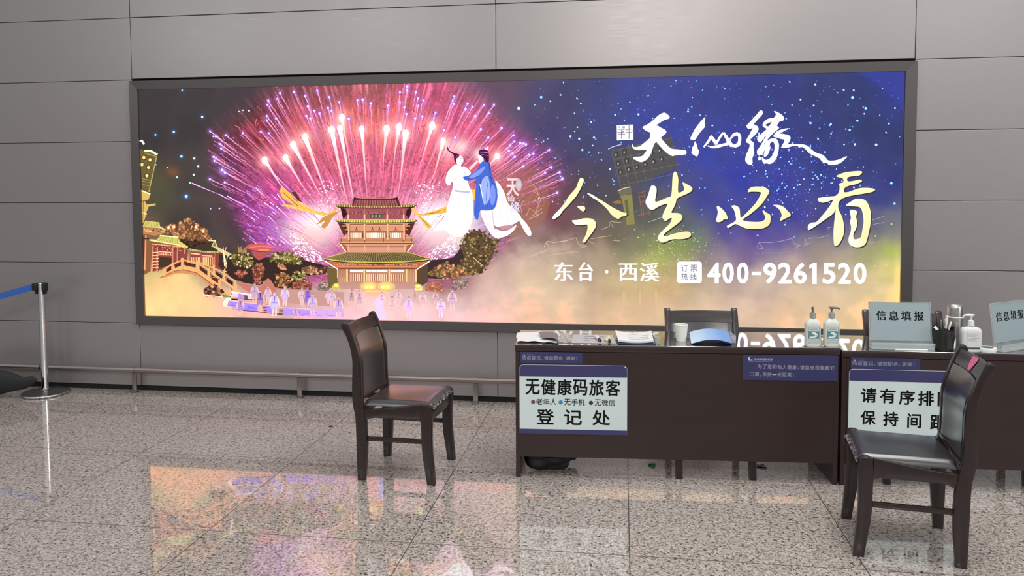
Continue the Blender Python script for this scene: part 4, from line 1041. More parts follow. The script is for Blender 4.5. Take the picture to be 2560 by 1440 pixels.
P([(788, 312), (820, 294), (862, 298), (886, 320), (892, 382), (884, 424), (850, 412), (830, 372), (794, 346)], (74, 30, 76), 2); Ln([(800, 320), (850, 322), (885, 330)], 1.6, (200, 150, 206)); Ln([(810, 344), (850, 350), (886, 358)], 1.4, (176, 120, 180))
P([(846, 266), (862, 278), (872, 264), (890, 270), (880, 300), (850, 296)], (246, 226, 250))
# ---- performers on the stage
def person(cx, top, h, body, skin, skirt=None):
    s_ = h / 100.0
    body, skin = tuple(v + (w - v) * .28 for v, w in zip(body, (252, 218, 230))), tuple(v + (w - v) * .28 for v, w in zip(skin, (255, 226, 226)))
    f = lambda pts: [(cx + a * s_, top + b * s_) for a, b in pts]
    A.poly(f([(-11, 58), (-3, 58), (-2, 78), (-5, 98), (-11, 98), (-10, 80)]), skin); A.poly(f([(3, 58), (11, 58), (10, 78), (8, 98), (2, 98), (3, 80)]), skin)
    A.poly(f([(-12, 20), (-17, 26), (-22, 46), (-20, 58), (-16, 56), (-14, 44), (-10, 34)]), skin); A.poly(f([(12, 20), (17, 26), (22, 46), (21, 58), (16, 56), (14, 44), (10, 34)]), skin)
    A.poly(f([(-12, 19), (0, 17), (12, 19), (12, 44), (14, 68), (5, 74), (0, 62), (-5, 76), (-15, 66), (-12, 44)]), body)
    A.poly(f([(-3, 18), (4, 18), (1, 44), (-1, 44)]), skirt or tuple(v * .8 for v in body)); A.line(f([(-12, 45), (12, 45)]), 2.2 * s_, skirt or tuple(v * .72 for v in body))
    A.disc(cx, top + 9 * s_, 6.2 * s_, 8 * s_, skin, tuple(v * .88 for v in skin), 10); A.disc(cx, top + 4.5 * s_, 6 * s_, 5 * s_, tuple(v * .72 for v in skin), None, 8)


g_ = lambda sx, ox, oy, L: [(ox + a / sx, oy + b / sx, (c_ - b) / sx) + tuple(r) for a, b, c_, *r in L]
for x, y, h, bd_, sk_, *r in g_(6.857, 560, 590, [(530, 800, 1140, (196, 160, 214), (222, 190, 196)), (760, 850, 1130, (206, 176, 220), (236, 196, 186), (160, 50, 110)), (1050, 850, 1200, (214, 190, 232), (240, 214, 220)), (1340, 880, 1190, (220, 190, 206), (236, 200, 190)), (1440, 870, 1240, (96, 80, 216), (190, 130, 150), (150, 60, 150)), (1790, 930, 1160, (214, 186, 236), (232, 200, 204)), (1860, 920, 1200, (216, 186, 226), (236, 196, 196)), (625, 910, 1290, (150, 106, 176), (226, 176, 160), (90, 56, 130)), (870, 950, 1380, (214, 196, 240), (250, 226, 226), (150, 130, 220)), (1520, 980, 1370, (206, 176, 220), (236, 190, 196), (170, 150, 236)), (285, 1060, 1370, (170, 126, 206), (246, 196, 176), (120, 80, 180)), (1970, 1020, 1385, (216, 170, 222), (240, 196, 200), (160, 110, 196)), (1230, 1225, 1430, (190, 140, 190), (240, 190, 180))]): person(x, y, h, bd_, sk_, *r)
for x, y, h, bd_, sk_, *r in g_(7.11, 820, 660, [(425, 450, 740, (186, 140, 160), (226, 176, 160)), (560, 460, 800, (214, 166, 186), (240, 200, 190)), (1260, 465, 760, (236, 190, 200), (246, 206, 200)), (1545, 470, 680, (214, 150, 136), (222, 170, 156)), (1685, 470, 800, (226, 180, 196), (252, 216, 190)), (1915, 465, 720, (206, 160, 180), (240, 190, 186)), (2210, 440, 830, (216, 176, 206), (246, 206, 206)), (960, 490, 800, (240, 200, 226), (250, 216, 226)), (190, 560, 960, (206, 166, 216), (246, 206, 210), (150, 100, 176)), (1145, 570, 940, (246, 196, 196), (248, 206, 200)), (1440, 575, 960, (226, 190, 240), (250, 214, 226)), (2010, 590, 960, (232, 200, 240), (250, 226, 240))]): person(x, y, h, bd_, sk_, *r)
A.poly([(820 + a / 7.11, 660 + b / 7.11) for a, b in [(830, 690), (880, 600), (960, 660), (1000, 800), (1030, 960), (840, 960), (860, 800)]], (232, 214, 244), 3)
# ---- faint sets behind the slogan
q = crop(3.69, 1380, 330)
P([(540, 172), (1100, 40), (1150, 330), (640, 540)], (86, 84, 86))
gh = (124, 120, 108)
for k in range(9): a0 = 552 + 77 * k; b0 = 172 - 24 * k; Ln([(a0, b0 + 10), (a0 + 88, b0 + 355)], .9, gh if k < 4 else (92, 94, 110))
for k in range(5): Ln([(552 + 20 * k, 172 + 80 * k), (1120 + 18 * k, -6 + 80 * k + 60)], .9, gh)
for r_ in range(3):
    for k in range(6 - (r_ == 0)):
        if r_ < 2 and k > 1 and k < 4: continue
        x, y = q([(594 + 20 * r_ + 76 * k, 208 + 80 * r_ - 24 * k)])[0]; A.disc(x, y, 6, 7, (66, 66, 68), None, 8); A.disc(x - 1, y + 1, 2.6, 4, (206, 202, 160), (120, 116, 96), 7)
Ln([(518, 158), (560, 138), (640, 114)], 2.2, (196, 206, 216)); Ln([(605, 545), (660, 520), (722, 506)], 2.2, (216, 214, 206))
P([(606, 548), (726, 508), (738, 566), (630, 590)], (118, 112, 92)); P([(632, 590), (738, 572), (764, 850), (690, 856), (650, 650)], (146, 138, 84)); P([(668, 630), (700, 622), (712, 770), (690, 776)], (104, 104, 84)); P([(548, 648), (632, 622), (642, 660), (590, 664)], (150, 118, 78))
for p in ([(786, 566), (862, 548)], [(780, 600), (860, 590)], [(806, 590), (830, 770)], [(850, 570), (900, 770)], [(800, 650), (880, 630)], [(790, 770), (910, 740)], [(836, 650), (846, 780)]): Ln(p, 1.6, (166, 104, 76))
for p in ([(0, 1022), (120, 1006), (222, 974)], [(222, 974), (246, 1040), (306, 1050)], [(330, 962), (342, 1010), (384, 1032)], [(360, 985), (545, 955)], [(460, 900), (530, 870), (530, 830), (568, 880)], [(540, 826), (650, 838)], [(0, 1130), (220, 1100)], [(890, 830), (1020, 785)], [(560, 1000), (630, 1005)], [(250, 1070), (330, 1050)]): Ln(p, 1.3, (206, 186, 156))
q = crop(5.818, 1770, 420)
for p in ([(750, 1080), (900, 1086), (1070, 1062), (1216, 1024)], [(1216, 1024), (1262, 1112), (1342, 1122)], [(1410, 1020), (1424, 1092), (1484, 1100)], [(1410, 1020), (1400, 1130)], [(1460, 1026), (1620, 1012), (1760, 980)], [(742, 1080), (708, 1160), (800, 1172)], [(742, 1080), (800, 1172)], [(1250, 1170), (1340, 1125)], [(1390, 1130), (1490, 1095)], [(1650, 1190), (1730, 870), (1790, 860)][1:], [(2380, 760), (2560, 700)], [(2400, 820), (2560, 790)], [(2340, 1090), (2490, 1070)]): Ln(p, 1.2, (176, 170, 186))
for k in range(30): x, y = 1885 + k * 3.5, 632 - k * .12; A.line([(x, y), (x, y + 3)], .9, (166, 150, 166))
for k in range(28): x, y = 1368 + k * 2.9, 638 - k * .35; A.line([(x, y), (x, y + 2.4)], .9, (206, 190, 160))
q = crop(5.76, 1060, 560)
for p in ([(1770, 250), (1900, 262), (2074, 236)], [(1770, 250), (1730, 330)], [(1770, 270), (1810, 350), (1690, 420)], [(1500, 480), (1700, 400)]): Ln(p, 1.5, (216, 206, 160))
for i in range(260):
    x, y = rnd.gauss(1690, 60), rnd.gauss(625, 26)
    if 560 < y < 690 and x < 1800: A.disc(x, y, rnd.uniform(.7, 1.9), rnd.uniform(.7, 1.4), rnd.choice([(176, 190, 100), (206, 216, 150), (120, 140, 70), (150, 150, 70), (226, 230, 200)]), None, 6)
for i in range(120):
    x, y = rnd.gauss(1660, 60), rnd.gauss(690, 20); A.disc(x, y, rnd.uniform(.8, 2), rnd.uniform(.7, 1.4), rnd.choice([(206, 176, 96), (186, 150, 80), (226, 200, 130)]), None, 6)
for a, b in [(1640, 745), (1600, 750), (1560, 748)]: A.line([(a, b - 18), (a, b + 14)], 5, (226, 190, 140))
for a, b in [(2187, 665), (2215, 662), (2236, 657), (2188, 590), (2228, 560)]: A.disc(a, b, 2.6, 2, (226, 246, 190), (170, 200, 110), 8)
# ghost name on the moon disc and its sprigs
A.text('天', 1266, 446, 1298, 490, (236, 222, 226), .02); A.text('仙', 1268, 488, 1286, 504, (232, 216, 222), .02); A.text('缘', 1276, 504, 1300, 532, (226, 226, 240), .02); A.disc(1297, 462, 8, 16, (226, 214, 222), (206, 180, 186), 12)
for p in ([(1328, 458), (1340, 470), (1332, 478), (1346, 486), (1336, 500), (1348, 510)], [(1340, 470), (1352, 500), (1340, 530)], [(1316, 540), (1324, 520), (1338, 530), (1344, 545)], [(1306, 540), (1302, 515), (1310, 500)], [(1330, 540), (1350, 525), (1356, 520)], [(1322, 548), (1340, 540), (1358, 530)]): A.line(p, 1.6, (226, 166, 136))
for k in range(16): x, y = rnd.uniform(1262, 1318), rnd.uniform(482, 512); A.disc(x, y, 1.6, 1.3, (226, 176, 180), None, 6)
A.mesh('picture_details', page, M_LIT, ad, lift=True)

# ---- lettering
def lettering(name, ink, lift=True): return ink.mesh(name, lambda x, y, l: page(x, y, 0.0012 + A.n * 1e-6 + l), M_LIT, ad, lift=lift)


def crop_(sx, ox, oy): return lambda pts: [(ox + a / sx, oy + b / sx) for a, b in pts]


WHT = (255, 255, 255)
T = Ink()
q = crop_(8, 1530, 265)
TT = [[(612, 430), (640, 400), (740, 350), (850, 260), (930, 185), (1000, 145), (1050, 135), (1100, 160), (1140, 200), (1152, 235), (1120, 262), (1060, 275), (1000, 310), (930, 355), (884, 388), (930, 400), (950, 420), (1050, 470), (1080, 500), (1086, 530), (1060, 565), (1010, 605), (975, 635), (890, 715), (760, 620), (772, 540), (700, 510), (640, 470)],
      [(765, 540), (757, 635), (700, 690), (640, 740), (560, 800), (500, 820), (445, 820), (422, 800), (415, 770), (400, 775), (405, 820), (430, 855), (480, 878), (560, 882), (640, 878), (690, 880), (670, 920), (620, 985), (570, 1010), (500, 1015), (440, 1018), (415, 1030), (430, 1046), (422, 1065), (470, 1078), (500, 1100), (560, 1122), (620, 1115), (690, 1075), (740, 1020), (780, 940), (810, 860), (850, 750), (890, 715), (920, 620), (850, 540)],
      [(885, 712), (930, 770), (1000, 850), (1060, 910), (1130, 965), (1180, 990), (1220, 1005), (1260, 985), (1340, 982), (1400, 985), (1450, 970), (1480, 965), (1490, 910), (1460, 882), (1380, 875), (1290, 865), (1190, 855), (1130, 810), (1060, 740), (1000, 670), (975, 630), (900, 590)],
      [(1562, 655), (1600, 570), (1650, 470), (1700, 400), (1770, 310), (1850, 228), (1865, 235), (1852, 310), (1858, 370), (1855, 420), (1810, 470), (1760, 530), (1710, 600), (1665, 672), (1600, 685)],
      [(1655, 705), (1682, 745), (1700, 800), (1715, 860), (1735, 890), (1732, 940), (1715, 990), (1690, 1010), (1640, 985), (1590, 950), (1588, 920), (1605, 830), (1632, 790)]]
for p in TT: T.poly(q(p), WHT, 2)
for p, w in (([(1830, 822), (1900, 742), (1950, 670), (1978, 606)], [4.5, 6, 6.5, 6]), ([(1972, 600), (2010, 650), (2050, 710), (2085, 765)], [7, 8, 8, 7]), ([(2075, 765), (2130, 670), (2180, 590), (2228, 538)], [6, 5.5, 5.5, 6]), ([(2222, 532), (2270, 600), (2320, 690), (2370, 770), (2400, 792)], [6, 8, 10, 10, 8]), ([(1912, 796), (1980, 820), (2060, 818), (2200, 785), (2330, 752)], [3, 6, 7.5, 7, 6]), ([(2360, 668), (2420, 590), (2490, 560), (2540, 590), (2552, 650), (2540, 740), (2500, 785), (2440, 798), (2390, 790)], [5, 8, 9, 8, 8, 10, 9, 7, 6])): T.line(q(catmull(p, False, 4)), [w[min(len(w) - 1, int(i / 4))] for i in range(4 * (len(p) - 1) + 1)], WHT)
q = crop_(9, 1850, 265)
for p in [[(440, 110), (480, 100), (512, 135), (505, 180), (460, 240), (400, 300), (340, 370), (300, 410), (350, 430), (400, 470), (414, 530), (380, 600), (320, 670), (260, 720), (228, 770), (270, 795), (296, 830), (304, 800), (300, 960), (318, 1050), (300, 1110), (275, 1180), (280, 1260), (265, 1320), (230, 1330), (160, 1300), (120, 1250), (115, 1180), (140, 1080), (190, 980), (214, 880), (190, 842), (140, 822), (135, 780), (160, 720), (210, 640), (260, 540), (278, 498), (215, 520), (165, 505), (145, 460), (150, 430), (230, 350), (320, 250), (390, 170)],
          [(758, 122), (800, 120), (880, 160), (950, 210), (985, 265), (985, 310), (950, 335), (890, 350), (850, 400), (830, 450), (870, 480), (870, 510), (810, 560), (760, 600), (700, 660), (620, 750), (600, 800), (550, 830), (500, 930), (470, 1000), (440, 1090), (430, 1150), (480, 1150), (470, 1210), (402, 1215), (405, 1170), (430, 1100), (385, 1095), (378, 1000), (420, 950), (480, 850), (530, 770), (585, 675), (540, 710), (500, 770), (460, 825), (420, 815), (385, 770), (390, 710), (450, 650), (530, 580), (595, 520), (550, 490), (505, 450), (510, 400), (560, 330), (650, 280), (755, 265), (790, 220), (805, 180)],
          [(600, 790), (700, 735), (790, 728), (840, 770), (870, 850), (872, 930), (850, 1080), (800, 1200), (740, 1275), (660, 1308), (590, 1290), (540, 1300), (500, 1250), (487, 1180), (500, 1150), (560, 1210), (640, 1195), (710, 1130), (755, 1040), (775, 930), (765, 850), (740, 810), (690, 825), (640, 880), (560, 980), (500, 1090), (440, 1090), (470, 960)],
          [(600, 870), (580, 940), (545, 1040), (528, 1110), (550, 1150), (610, 1110), (650, 1040), (690, 905), (660, 930), (670, 840)],
          [(745, 690), (770, 630), (830, 570), (920, 530), (1010, 510), (1075, 502), (1084, 515), (1020, 550), (940, 590), (885, 618), (970, 630), (1080, 655), (1125, 690), (1130, 740), (1105, 810), (1075, 852), (1150, 860), (1340, 858), (1440, 870), (1530, 905), (1600, 975), (1690, 1040), (1780, 1075), (1860, 1100), (1930, 1170), (1970, 1220), (2060, 1232), (2180, 1215), (2280, 1180), (2380, 1132), (2402, 1150), (2330, 1220), (2260, 1280), (2160, 1320), (2060, 1332), (1990, 1325), (1940, 1280), (1870, 1280), (1820, 1230), (1780, 1180), (1680, 1130), (1590, 1090), (1520, 1030), (1440, 950), (1390, 925), (1310, 935), (1300, 905), (1180, 905), (1080, 935), (1000, 945), (925, 940), (940, 890), (1000, 770), (920, 745), (830, 715)]]: T.poly(q(p), WHT, 2)
T.poly(q([(570, 420), (640, 385), (710, 352), (670, 425), (630, 462), (590, 450)]), (62, 66, 130))
lettering('title_lettering', T, False)
T = Ink()
T.poly([(1542, 313), (1583, 311.6), (1583.5, 350), (1542, 351.4)], WHT)
q = crop_(8, 1530, 265); NV = (60, 64, 96)
for p in ([(340, 380), (340, 658)], [(282, 470), (398, 462)], [(282, 470), (282, 532)], [(398, 462), (398, 530)], [(282, 532), (398, 530)], [(190, 470), (190, 660)], [(100, 530), (240, 528)], [(125, 563), (262, 563)], [(190, 470), (262, 466)], [(200, 500), (235, 498)], [(205, 512), (235, 512)], [(140, 500), (165, 498)], [(125, 400), (140, 430)], [(165, 410), (150, 440)], [(205, 410), (215, 430)], [(225, 405), (222, 450)], [(258, 410), (240, 450)], [(130, 470), (175, 466)]): T.line(q(p), 1.3, NV)
lettering('seal_mark', T, False)
SL = Ink(); SH = Ink()
q1, q2_ = crop_(6.4, 1370, 430), crop_(5.818, 1770, 420)
SLO = [q1(p) for p in [
    [(70, 735), (100, 680), (180, 600), (270, 490), (330, 390), (400, 310), (450, 250), (480, 170), (510, 105), (545, 92), (572, 115), (570, 160), (545, 220), (500, 310), (450, 390), (390, 460), (310, 550), (240, 620), (190, 690), (140, 730), (95, 757)],
    [(628, 345), (650, 340), (720, 370), (800, 420), (900, 480), (1000, 545), (1100, 600), (1200, 645), (1250, 655), (1258, 685), (1230, 705), (1180, 712), (1150, 740), (1115, 748), (1060, 720), (1000, 665), (950, 600), (880, 530), (790, 460), (700, 405)],
    [(465, 550), (520, 546), (570, 545), (595, 570), (592, 610), (560, 632), (530, 612)],
    [(383, 775), (470, 765), (560, 742), (650, 738), (720, 755), (760, 800), (765, 870), (735, 930), (680, 1010), (640, 1060), (600, 1120), (570, 1128), (553, 1105), (590, 1040), (620, 960), (635, 880), (620, 840), (560, 850), (470, 848), (420, 830)],
    [(1990, 100), (2004, 25), (2030, -8), (2062, 20), (2085, 120), (2080, 240), (2085, 325), (2130, 320), (2180, 280), (2165, 220), (2155, 165), (2230, 200), (2290, 235), (2310, 270), (2290, 310), (2220, 350), (2130, 390), (2060, 430), (2040, 510), (2000, 590), (1975, 650), (2060, 655), (2120, 670), (2150, 715), (2140, 760), (2080, 820), (2000, 880), (1920, 940), (1860, 990), (1850, 1020), (1900, 1025), (2000, 990), (2130, 960), (2240, 952), (2285, 985), (2275, 1030), (2200, 1065), (2100, 1075), (2000, 1075), (1920, 1100), (1860, 1125), (1810, 1125), (1760, 1080), (1755, 1040), (1800, 970), (1880, 890), (1950, 820), (1980, 740), (1940, 745), (1880, 785), (1835, 740), (1830, 700), (1860, 620), (1910, 515), (1820, 530), (1740, 570), (1680, 605), (1620, 590), (1565, 510), (1565, 450), (1600, 370), (1630, 270), (1655, 220), (1700, 218), (1735, 260), (1735, 340), (1715, 470), (1800, 455), (1900, 410), (1960, 390), (1980, 300)]]] + [q2_(p) for p in [
    [(125, 560), (160, 560), (220, 610), (265, 670), (285, 745), (230, 745), (200, 775), (150, 788), (118, 770), (130, 700), (140, 640)],
    [(340, 560), (375, 540), (430, 560), (460, 600), (468, 700), (480, 715), (520, 690), (600, 610), (690, 510), (750, 410), (765, 355), (700, 345), (620, 345), (580, 352), (590, 310), (640, 275), (740, 270), (820, 280), (880, 320), (888, 355), (850, 420), (790, 510), (700, 600), (600, 680), (510, 745), (540, 770), (640, 782), (760, 780), (820, 750), (825, 700), (790, 630), (810, 618), (850, 650), (900, 680), (908, 750), (890, 820), (820, 870), (700, 888), (560, 880), (470, 845), (400, 815), (340, 845), (295, 872), (270, 850), (300, 825), (400, 765), (395, 680), (375, 610)],
    [(945, 538), (1040, 540), (1110, 575), (1150, 620), (1195, 665), (1190, 700), (1120, 735), (1055, 768), (1048, 740), (1068, 690), (1050, 630), (1010, 580)],
    [(1860, 120), (1950, 75), (2050, 55), (2160, 45), (2232, 50), (2230, 80), (2190, 110), (2100, 120), (2035, 135), (2018, 170), (2040, 195), (2120, 185), (2200, 168), (2235, 185), (2210, 210), (2130, 240), (2040, 260), (1985, 290), (1975, 350), (2050, 345), (2140, 310), (2220, 290), (2340, 290), (2425, 310), (2390, 345), (2280, 370), (2150, 390), (2050, 410), (1960, 440), (1910, 480), (1890, 540), (1900, 610), (1950, 720), (1975, 850), (1970, 960), (1930, 1060), (1880, 1125), (1840, 1130), (1825, 1080), (1820, 950), (1830, 800), (1845, 680), (1850, 605), (1820, 660), (1740, 720), (1640, 790), (1540, 860), (1470, 900), (1448, 880), (1455, 830), (1500, 795), (1570, 785), (1640, 710), (1740, 590), (1815, 465), (1740, 490), (1660, 505), (1600, 480), (1595, 440), (1640, 430), (1760, 415), (1850, 405), (1900, 350), (1910, 270), (1900, 240), (1920, 220), (1960, 210), (1965, 170), (1940, 145)],
    [(2000, 540), (2070, 490), (2140, 450), (2220, 448), (2290, 475), (2340, 560), (2365, 680), (2355, 830), (2320, 1000), (2280, 1110), (2200, 1150), (2110, 1145), (2050, 1100), (2040, 1020), (2070, 930), (2075, 850), (2060, 780), (2075, 720), (2055, 640), (2070, 610), (2120, 608), (2168, 640), (2150, 700), (2165, 800), (2150, 880), (2110, 960), (2120, 1030), (2170, 1030), (2220, 1000), (2240, 900), (2258, 780), (2245, 660), (2215, 580), (2150, 560), (2070, 555)]]]
for p in SLO:
    ps = catmull(p, True, 3)
    cx_, cy_ = sum(a for a, b in p) / len(p), sum(b for a, b in p) / len(p)
    x0_, x1_ = min(a for a, b in p), max(a for a, b in p); y0_, y1_ = min(b for a, b in p), max(b for a, b in p)
    SH.poly([(a + 2.2, b + 2.6) for a, b in ps], (58, 52, 58))
    def gold(a, b):
        f = (a - x0_) / (x1_ - x0_ + 1e-6); h = (b - y0_) / (y1_ - y0_ + 1e-6)
        k = min(1, max(0, (f - .12) * 3.0)); o_ = max(0, f * .6 + h * .6 - .72)
        return (255, 255 - 6 * k - 30 * o_, 252 - 58 * k - 50 * o_)
    SL.poly(ps, gold)
SH.mesh('slogan_shade', lambda x, y, l: page(x, y, 0.0006 + A.n * 1e-6 + l), M_LIT, ad)
lettering('slogan_lettering', SL, False)
T = Ink()
for ch, a, b, c2_, d in (('东', 1386, 654, 1433, 703), ('台', 1446, 654, 1483, 703), ('西', 1547, 657, 1594, 703), ('溪', 1599, 655, 1648, 705)): T.text(ch, a, b, c2_, d, WHT, .030, 0.0)
lettering('place_name_lettering', T, False)
T = Ink(); T.disc(1517, 679.5, 4, 4, WHT, None, 14); lettering('middle_dot', T)
T = Ink()
r_ = 7; x0_, y0_, x1_, y1_ = 1692, 653.5, 1754.5, 707.5; pts = []
for cx_, cy_, a0 in ((x1_ - r_, y0_ + r_, -90), (x1_ - r_, y1_ - r_, 0), (x0_ + r_, y1_ - r_, 90), (x0_ + r_, y0_ + r_, 180)):
    for k in range(6): a = math.radians(a0 + 18 * k); pts.append((cx_ + r_ * math.cos(a), cy_ + r_ * math.sin(a)))
T.poly(pts, WHT)
for ch, a, b in (('订', 1703, 662), ('票', 1726, 662), ('热', 1703, 683), ('线', 1725, 683)): T.text(ch, a, b, a + 16.5, b + 16.5, (96, 96, 122), .0)
lettering('hotline_badge', T, False)
T = Ink()
for ch, a, c2_ in (('4', 1768, 1801), ('0', 1806, 1834), ('0', 1842, 1871), ('-', 1879, 1902), ('9', 1908, 1941), ('2', 1945, 1978), ('6', 1984, 2016), ('1', 2023, 2041), ('5', 2056, 2088), ('2', 2094, 2126), ('0', 2133, 2165)):
    y0_ = 656 + (a - 1768) * .004
    if ch == '1':
        T.poly([(2041, 657), (2041, 709), (2031, 709), (2031, 669), (2023, 671.5), (2023, 663), (2033, 657)], WHT); continue
    T.text(ch, a, 679 if ch == '-' else y0_, c2_, 687 if ch == '-' else y0_ + 52, WHT, .035)
lettering('telephone_lettering', T)

# ------------------------------------------------------------------ dark wood chairs (local x = forward)
REAR = [(-0.187, 0.0), (-0.178, 0.10), (-0.171, 0.21), (-0.174, 0.30), (-0.180, 0.37), (-0.192, 0.43), (-0.202, 0.487), (-0.206, 0.58), (-0.207, 0.67), (-0.218, 0.735), (-0.236, 0.79), (-0.258, 0.85), (-0.276, 0.888)]
REAR_B = [(-0.318, 0.884), (-0.305, 0.86), (-0.286, 0.825), (-0.268, 0.775), (-0.256, 0.72), (-0.252, 0.67), (-0.255, 0.58), (-0.257, 0.487), (-0.250, 0.42), (-0.239, 0.36), (-0.235, 0.21), (-0.233, 0.10), (-0.231, 0.0)]
TOPR = [(-0.284, 0.903), (-0.297, 0.908), (-0.311, 0.902)]
FRONT = [(0.230, 0.0), (0.222, 0.10), (0.214, 0.19), (0.212, 0.27), (0.215, 0.36), (0.219, 0.415), (0.213, 0.446), (0.196, 0.459), (0.175, 0.460), (0.155, 0.452), (0.152, 0.40), (0.150, 0.36), (0.153, 0.30), (0.153, 0.24), (0.159, 0.16), (0.172, 0.08), (0.184, 0.0)]
APRON = [(-0.195, 0.412), (-0.12, 0.416), (-0.016, 0.428), (0.08, 0.444), (0.152, 0.454), (0.152, 0.352), (0.142, 0.362), (0.125, 0.367), (-0.12, 0.367), (-0.150, 0.362), (-0.182, 0.345)]


def post_front(z):
    return float(np.interp(z, [p[1] for p in REAR], [p[0] for p in REAR]))


def make_chair(label, group):
    t = thing('side_chair', label, 'chair', group=group)
    for s in (-1, 1):
        yc = s * 0.2085
        sd = lambda u, v, w, yc=yc: (u, yc + w, v)
        bm = NB(); add_prism(bm, catmull(REAR, False, 3) + catmull([REAR[-1]] + TOPR + [REAR_B[0]], False, 2)[1:-1] + catmull(REAR_B, False, 3), 0.036, sd, 0.005)
        build('leg', bm, M_WOOD, t)
        bm = NB(); add_prism(bm, FRONT, 0.038, sd, 0.005); build('leg', bm, M_WOOD, t)
        bm = NB(); add_prism(bm, APRON, 0.026, sd, 0.003); build('side_rail', bm, M_WOOD, t)
        bm = NB(); add_box(bm, (-0.008, s * 0.2085, 0.242), (0.345, 0.018, 0.026), 0.004); build('stretcher', bm, M_WOOD, t)
    bm = NB(); add_sheet(bm, lambda u, v: (0.203 + 0.012 * math.sin(math.pi * u), -0.192 + 0.384 * u, 0.362 + 0.066 * v), 12, 2, 0.022); build('front_rail', bm, M_WOOD, t)
    bm = NB(); add_box(bm, (-0.214, 0, 0.395), (0.022, 0.384, 0.06), 0.003); build('back_rail', bm, M_WOOD, t)
    # seat: domed leather pad, pleated over its front edge
    bm = NB()
    def seat(u, v):
        x = -0.207 + 0.428 * u; y = -0.196 + 0.392 * v
        e = min(1, (1 - abs(2 * v - 1)) / 0.16); e2 = min(1, u / 0.1); e3 = min(1, (1 - u) / 0.10)
        h = math.sin(e * math.pi / 2) ** 0.6 * math.sin(e2 * math.pi / 2) ** 0.6 * max(0.0, math.sin(e3 * math.pi / 2)) ** 0.55
        z = 0.428 + 0.034 * h + 0.010 * math.sin(math.pi * u) * math.sin(math.pi * v)
        if u > 0.86: z += 0.0022 * math.sin(v * 150) * (u - 0.86) / 0.14; x += 0.0012 * math.sin(v * 150)
        return (x, y * (1 + 0.04 * u), z)
    add_sheet(bm, seat, 26, 110, 0.02)
    build('seat', bm, M_SEAT, t, deg=60)
    # back: leather pad between the posts, wooden strip on top, lower rail
    bm = NB()
    def pad(u, v):
        z = 0.478 + 0.345 * v; y = -0.191 + 0.382 * u
        e = min(1, (1 - abs(2 * u - 1)) / 0.12) ** 0.5
        return (post_front(z) - 0.008 - 0.020 * math.sin(math.pi * u) + 0.010 * e, y, z)
    add_sheet(bm, pad, 24, 16, 0.024)
    bk = build('backrest', bm, M_LEATHER, t)
    bm = NB()
    def strip(u, v):
        z = 0.824 + 0.068 * v; y = -0.191 + 0.382 * u
        return (post_front(z) - 0.006 - 0.020 * math.sin(math.pi * u), y, z)
    add_sheet(bm, strip, 20, 5, 0.024); build('top_rail', bm, M_WOOD, t)
    bm = NB()
    add_sheet(bm, lambda u, v: (post_front(0.45) - 0.022, -0.191 + 0.382 * u, 0.462 + 0.016 * v), 4, 1, -0.018); build('lower_rail', bm, M_WOOD, t)
    return t


R = math.radians
ch = make_chair('dark wood chair standing alone to the left of the desks, seen from its side', 'dark wood leather chairs')
ch.location = (2.709, -1.504, 0); ch.rotation_euler.z = R(-3.3)
c2 = dup(ch, (5.258, -2.132, 0), R(171.8), 'nearest dark chair with a pink sticker on its backrest, in front of the right desk')
dup(ch, (4.480, -1.222, 0), R(-85), 'dark chair tucked behind the left desk, its back rising behind the paper cup')
dup(ch, (5.655, -1.180, 0), R(-92), 'dark chair behind the right desk, mostly hidden by the grey sign card and thermos')
dup(ch, (6.425, -1.148, 0), R(-97), 'dark chair at the right edge, its post catching orange light beside the second sign card')
# pink sticker on the near chair's back
bm = NB()
LOB = catmull([(-0.030, 0.040), (0.004, 0.046), (0.034, 0.044), (0.030, 0.022), (0.022, -0.004), (0.010, -0.034), (-0.004, -0.050), (-0.018, -0.044), (-0.026, -0.018), (-0.028, 0.014)], True, 3)
def stick(u, v, w):
    z = 0.859 + v * 0.70; u = u * 1.3; return (post_front(z) + 0.0175 - 0.020 * math.sin(math.pi * (0.5 + u / 0.382)) * 1.0 + w - 0.0205, u, z)
add_prism(bm, LOB, 0.001, stick)
sk = build('pink_sticker', bm, mat('pink_paper', (226, 106, 150), 0.5)); sk.location = c2.location; sk.rotation_euler = c2.rotation_euler
tag(sk, 'pink paper sticker with small dark lines on the nearest chair backrest', 'sticker')
I = Ink()
for k in range(4):
    u = -0.015 + 0.010 * k
    I.rect(u, 0.862, u + 0.0022, 0.884, (120, 50, 80)); I.rect(u, 0.866, u + 0.006, 0.868, (120, 50, 80)); I.rect(u, 0.874, u + 0.006, 0.876, (120, 50, 80))
I.mesh('lettering', lambda x, y, l: stick(x, y - 0.855, 0.0012), M_INK, sk)

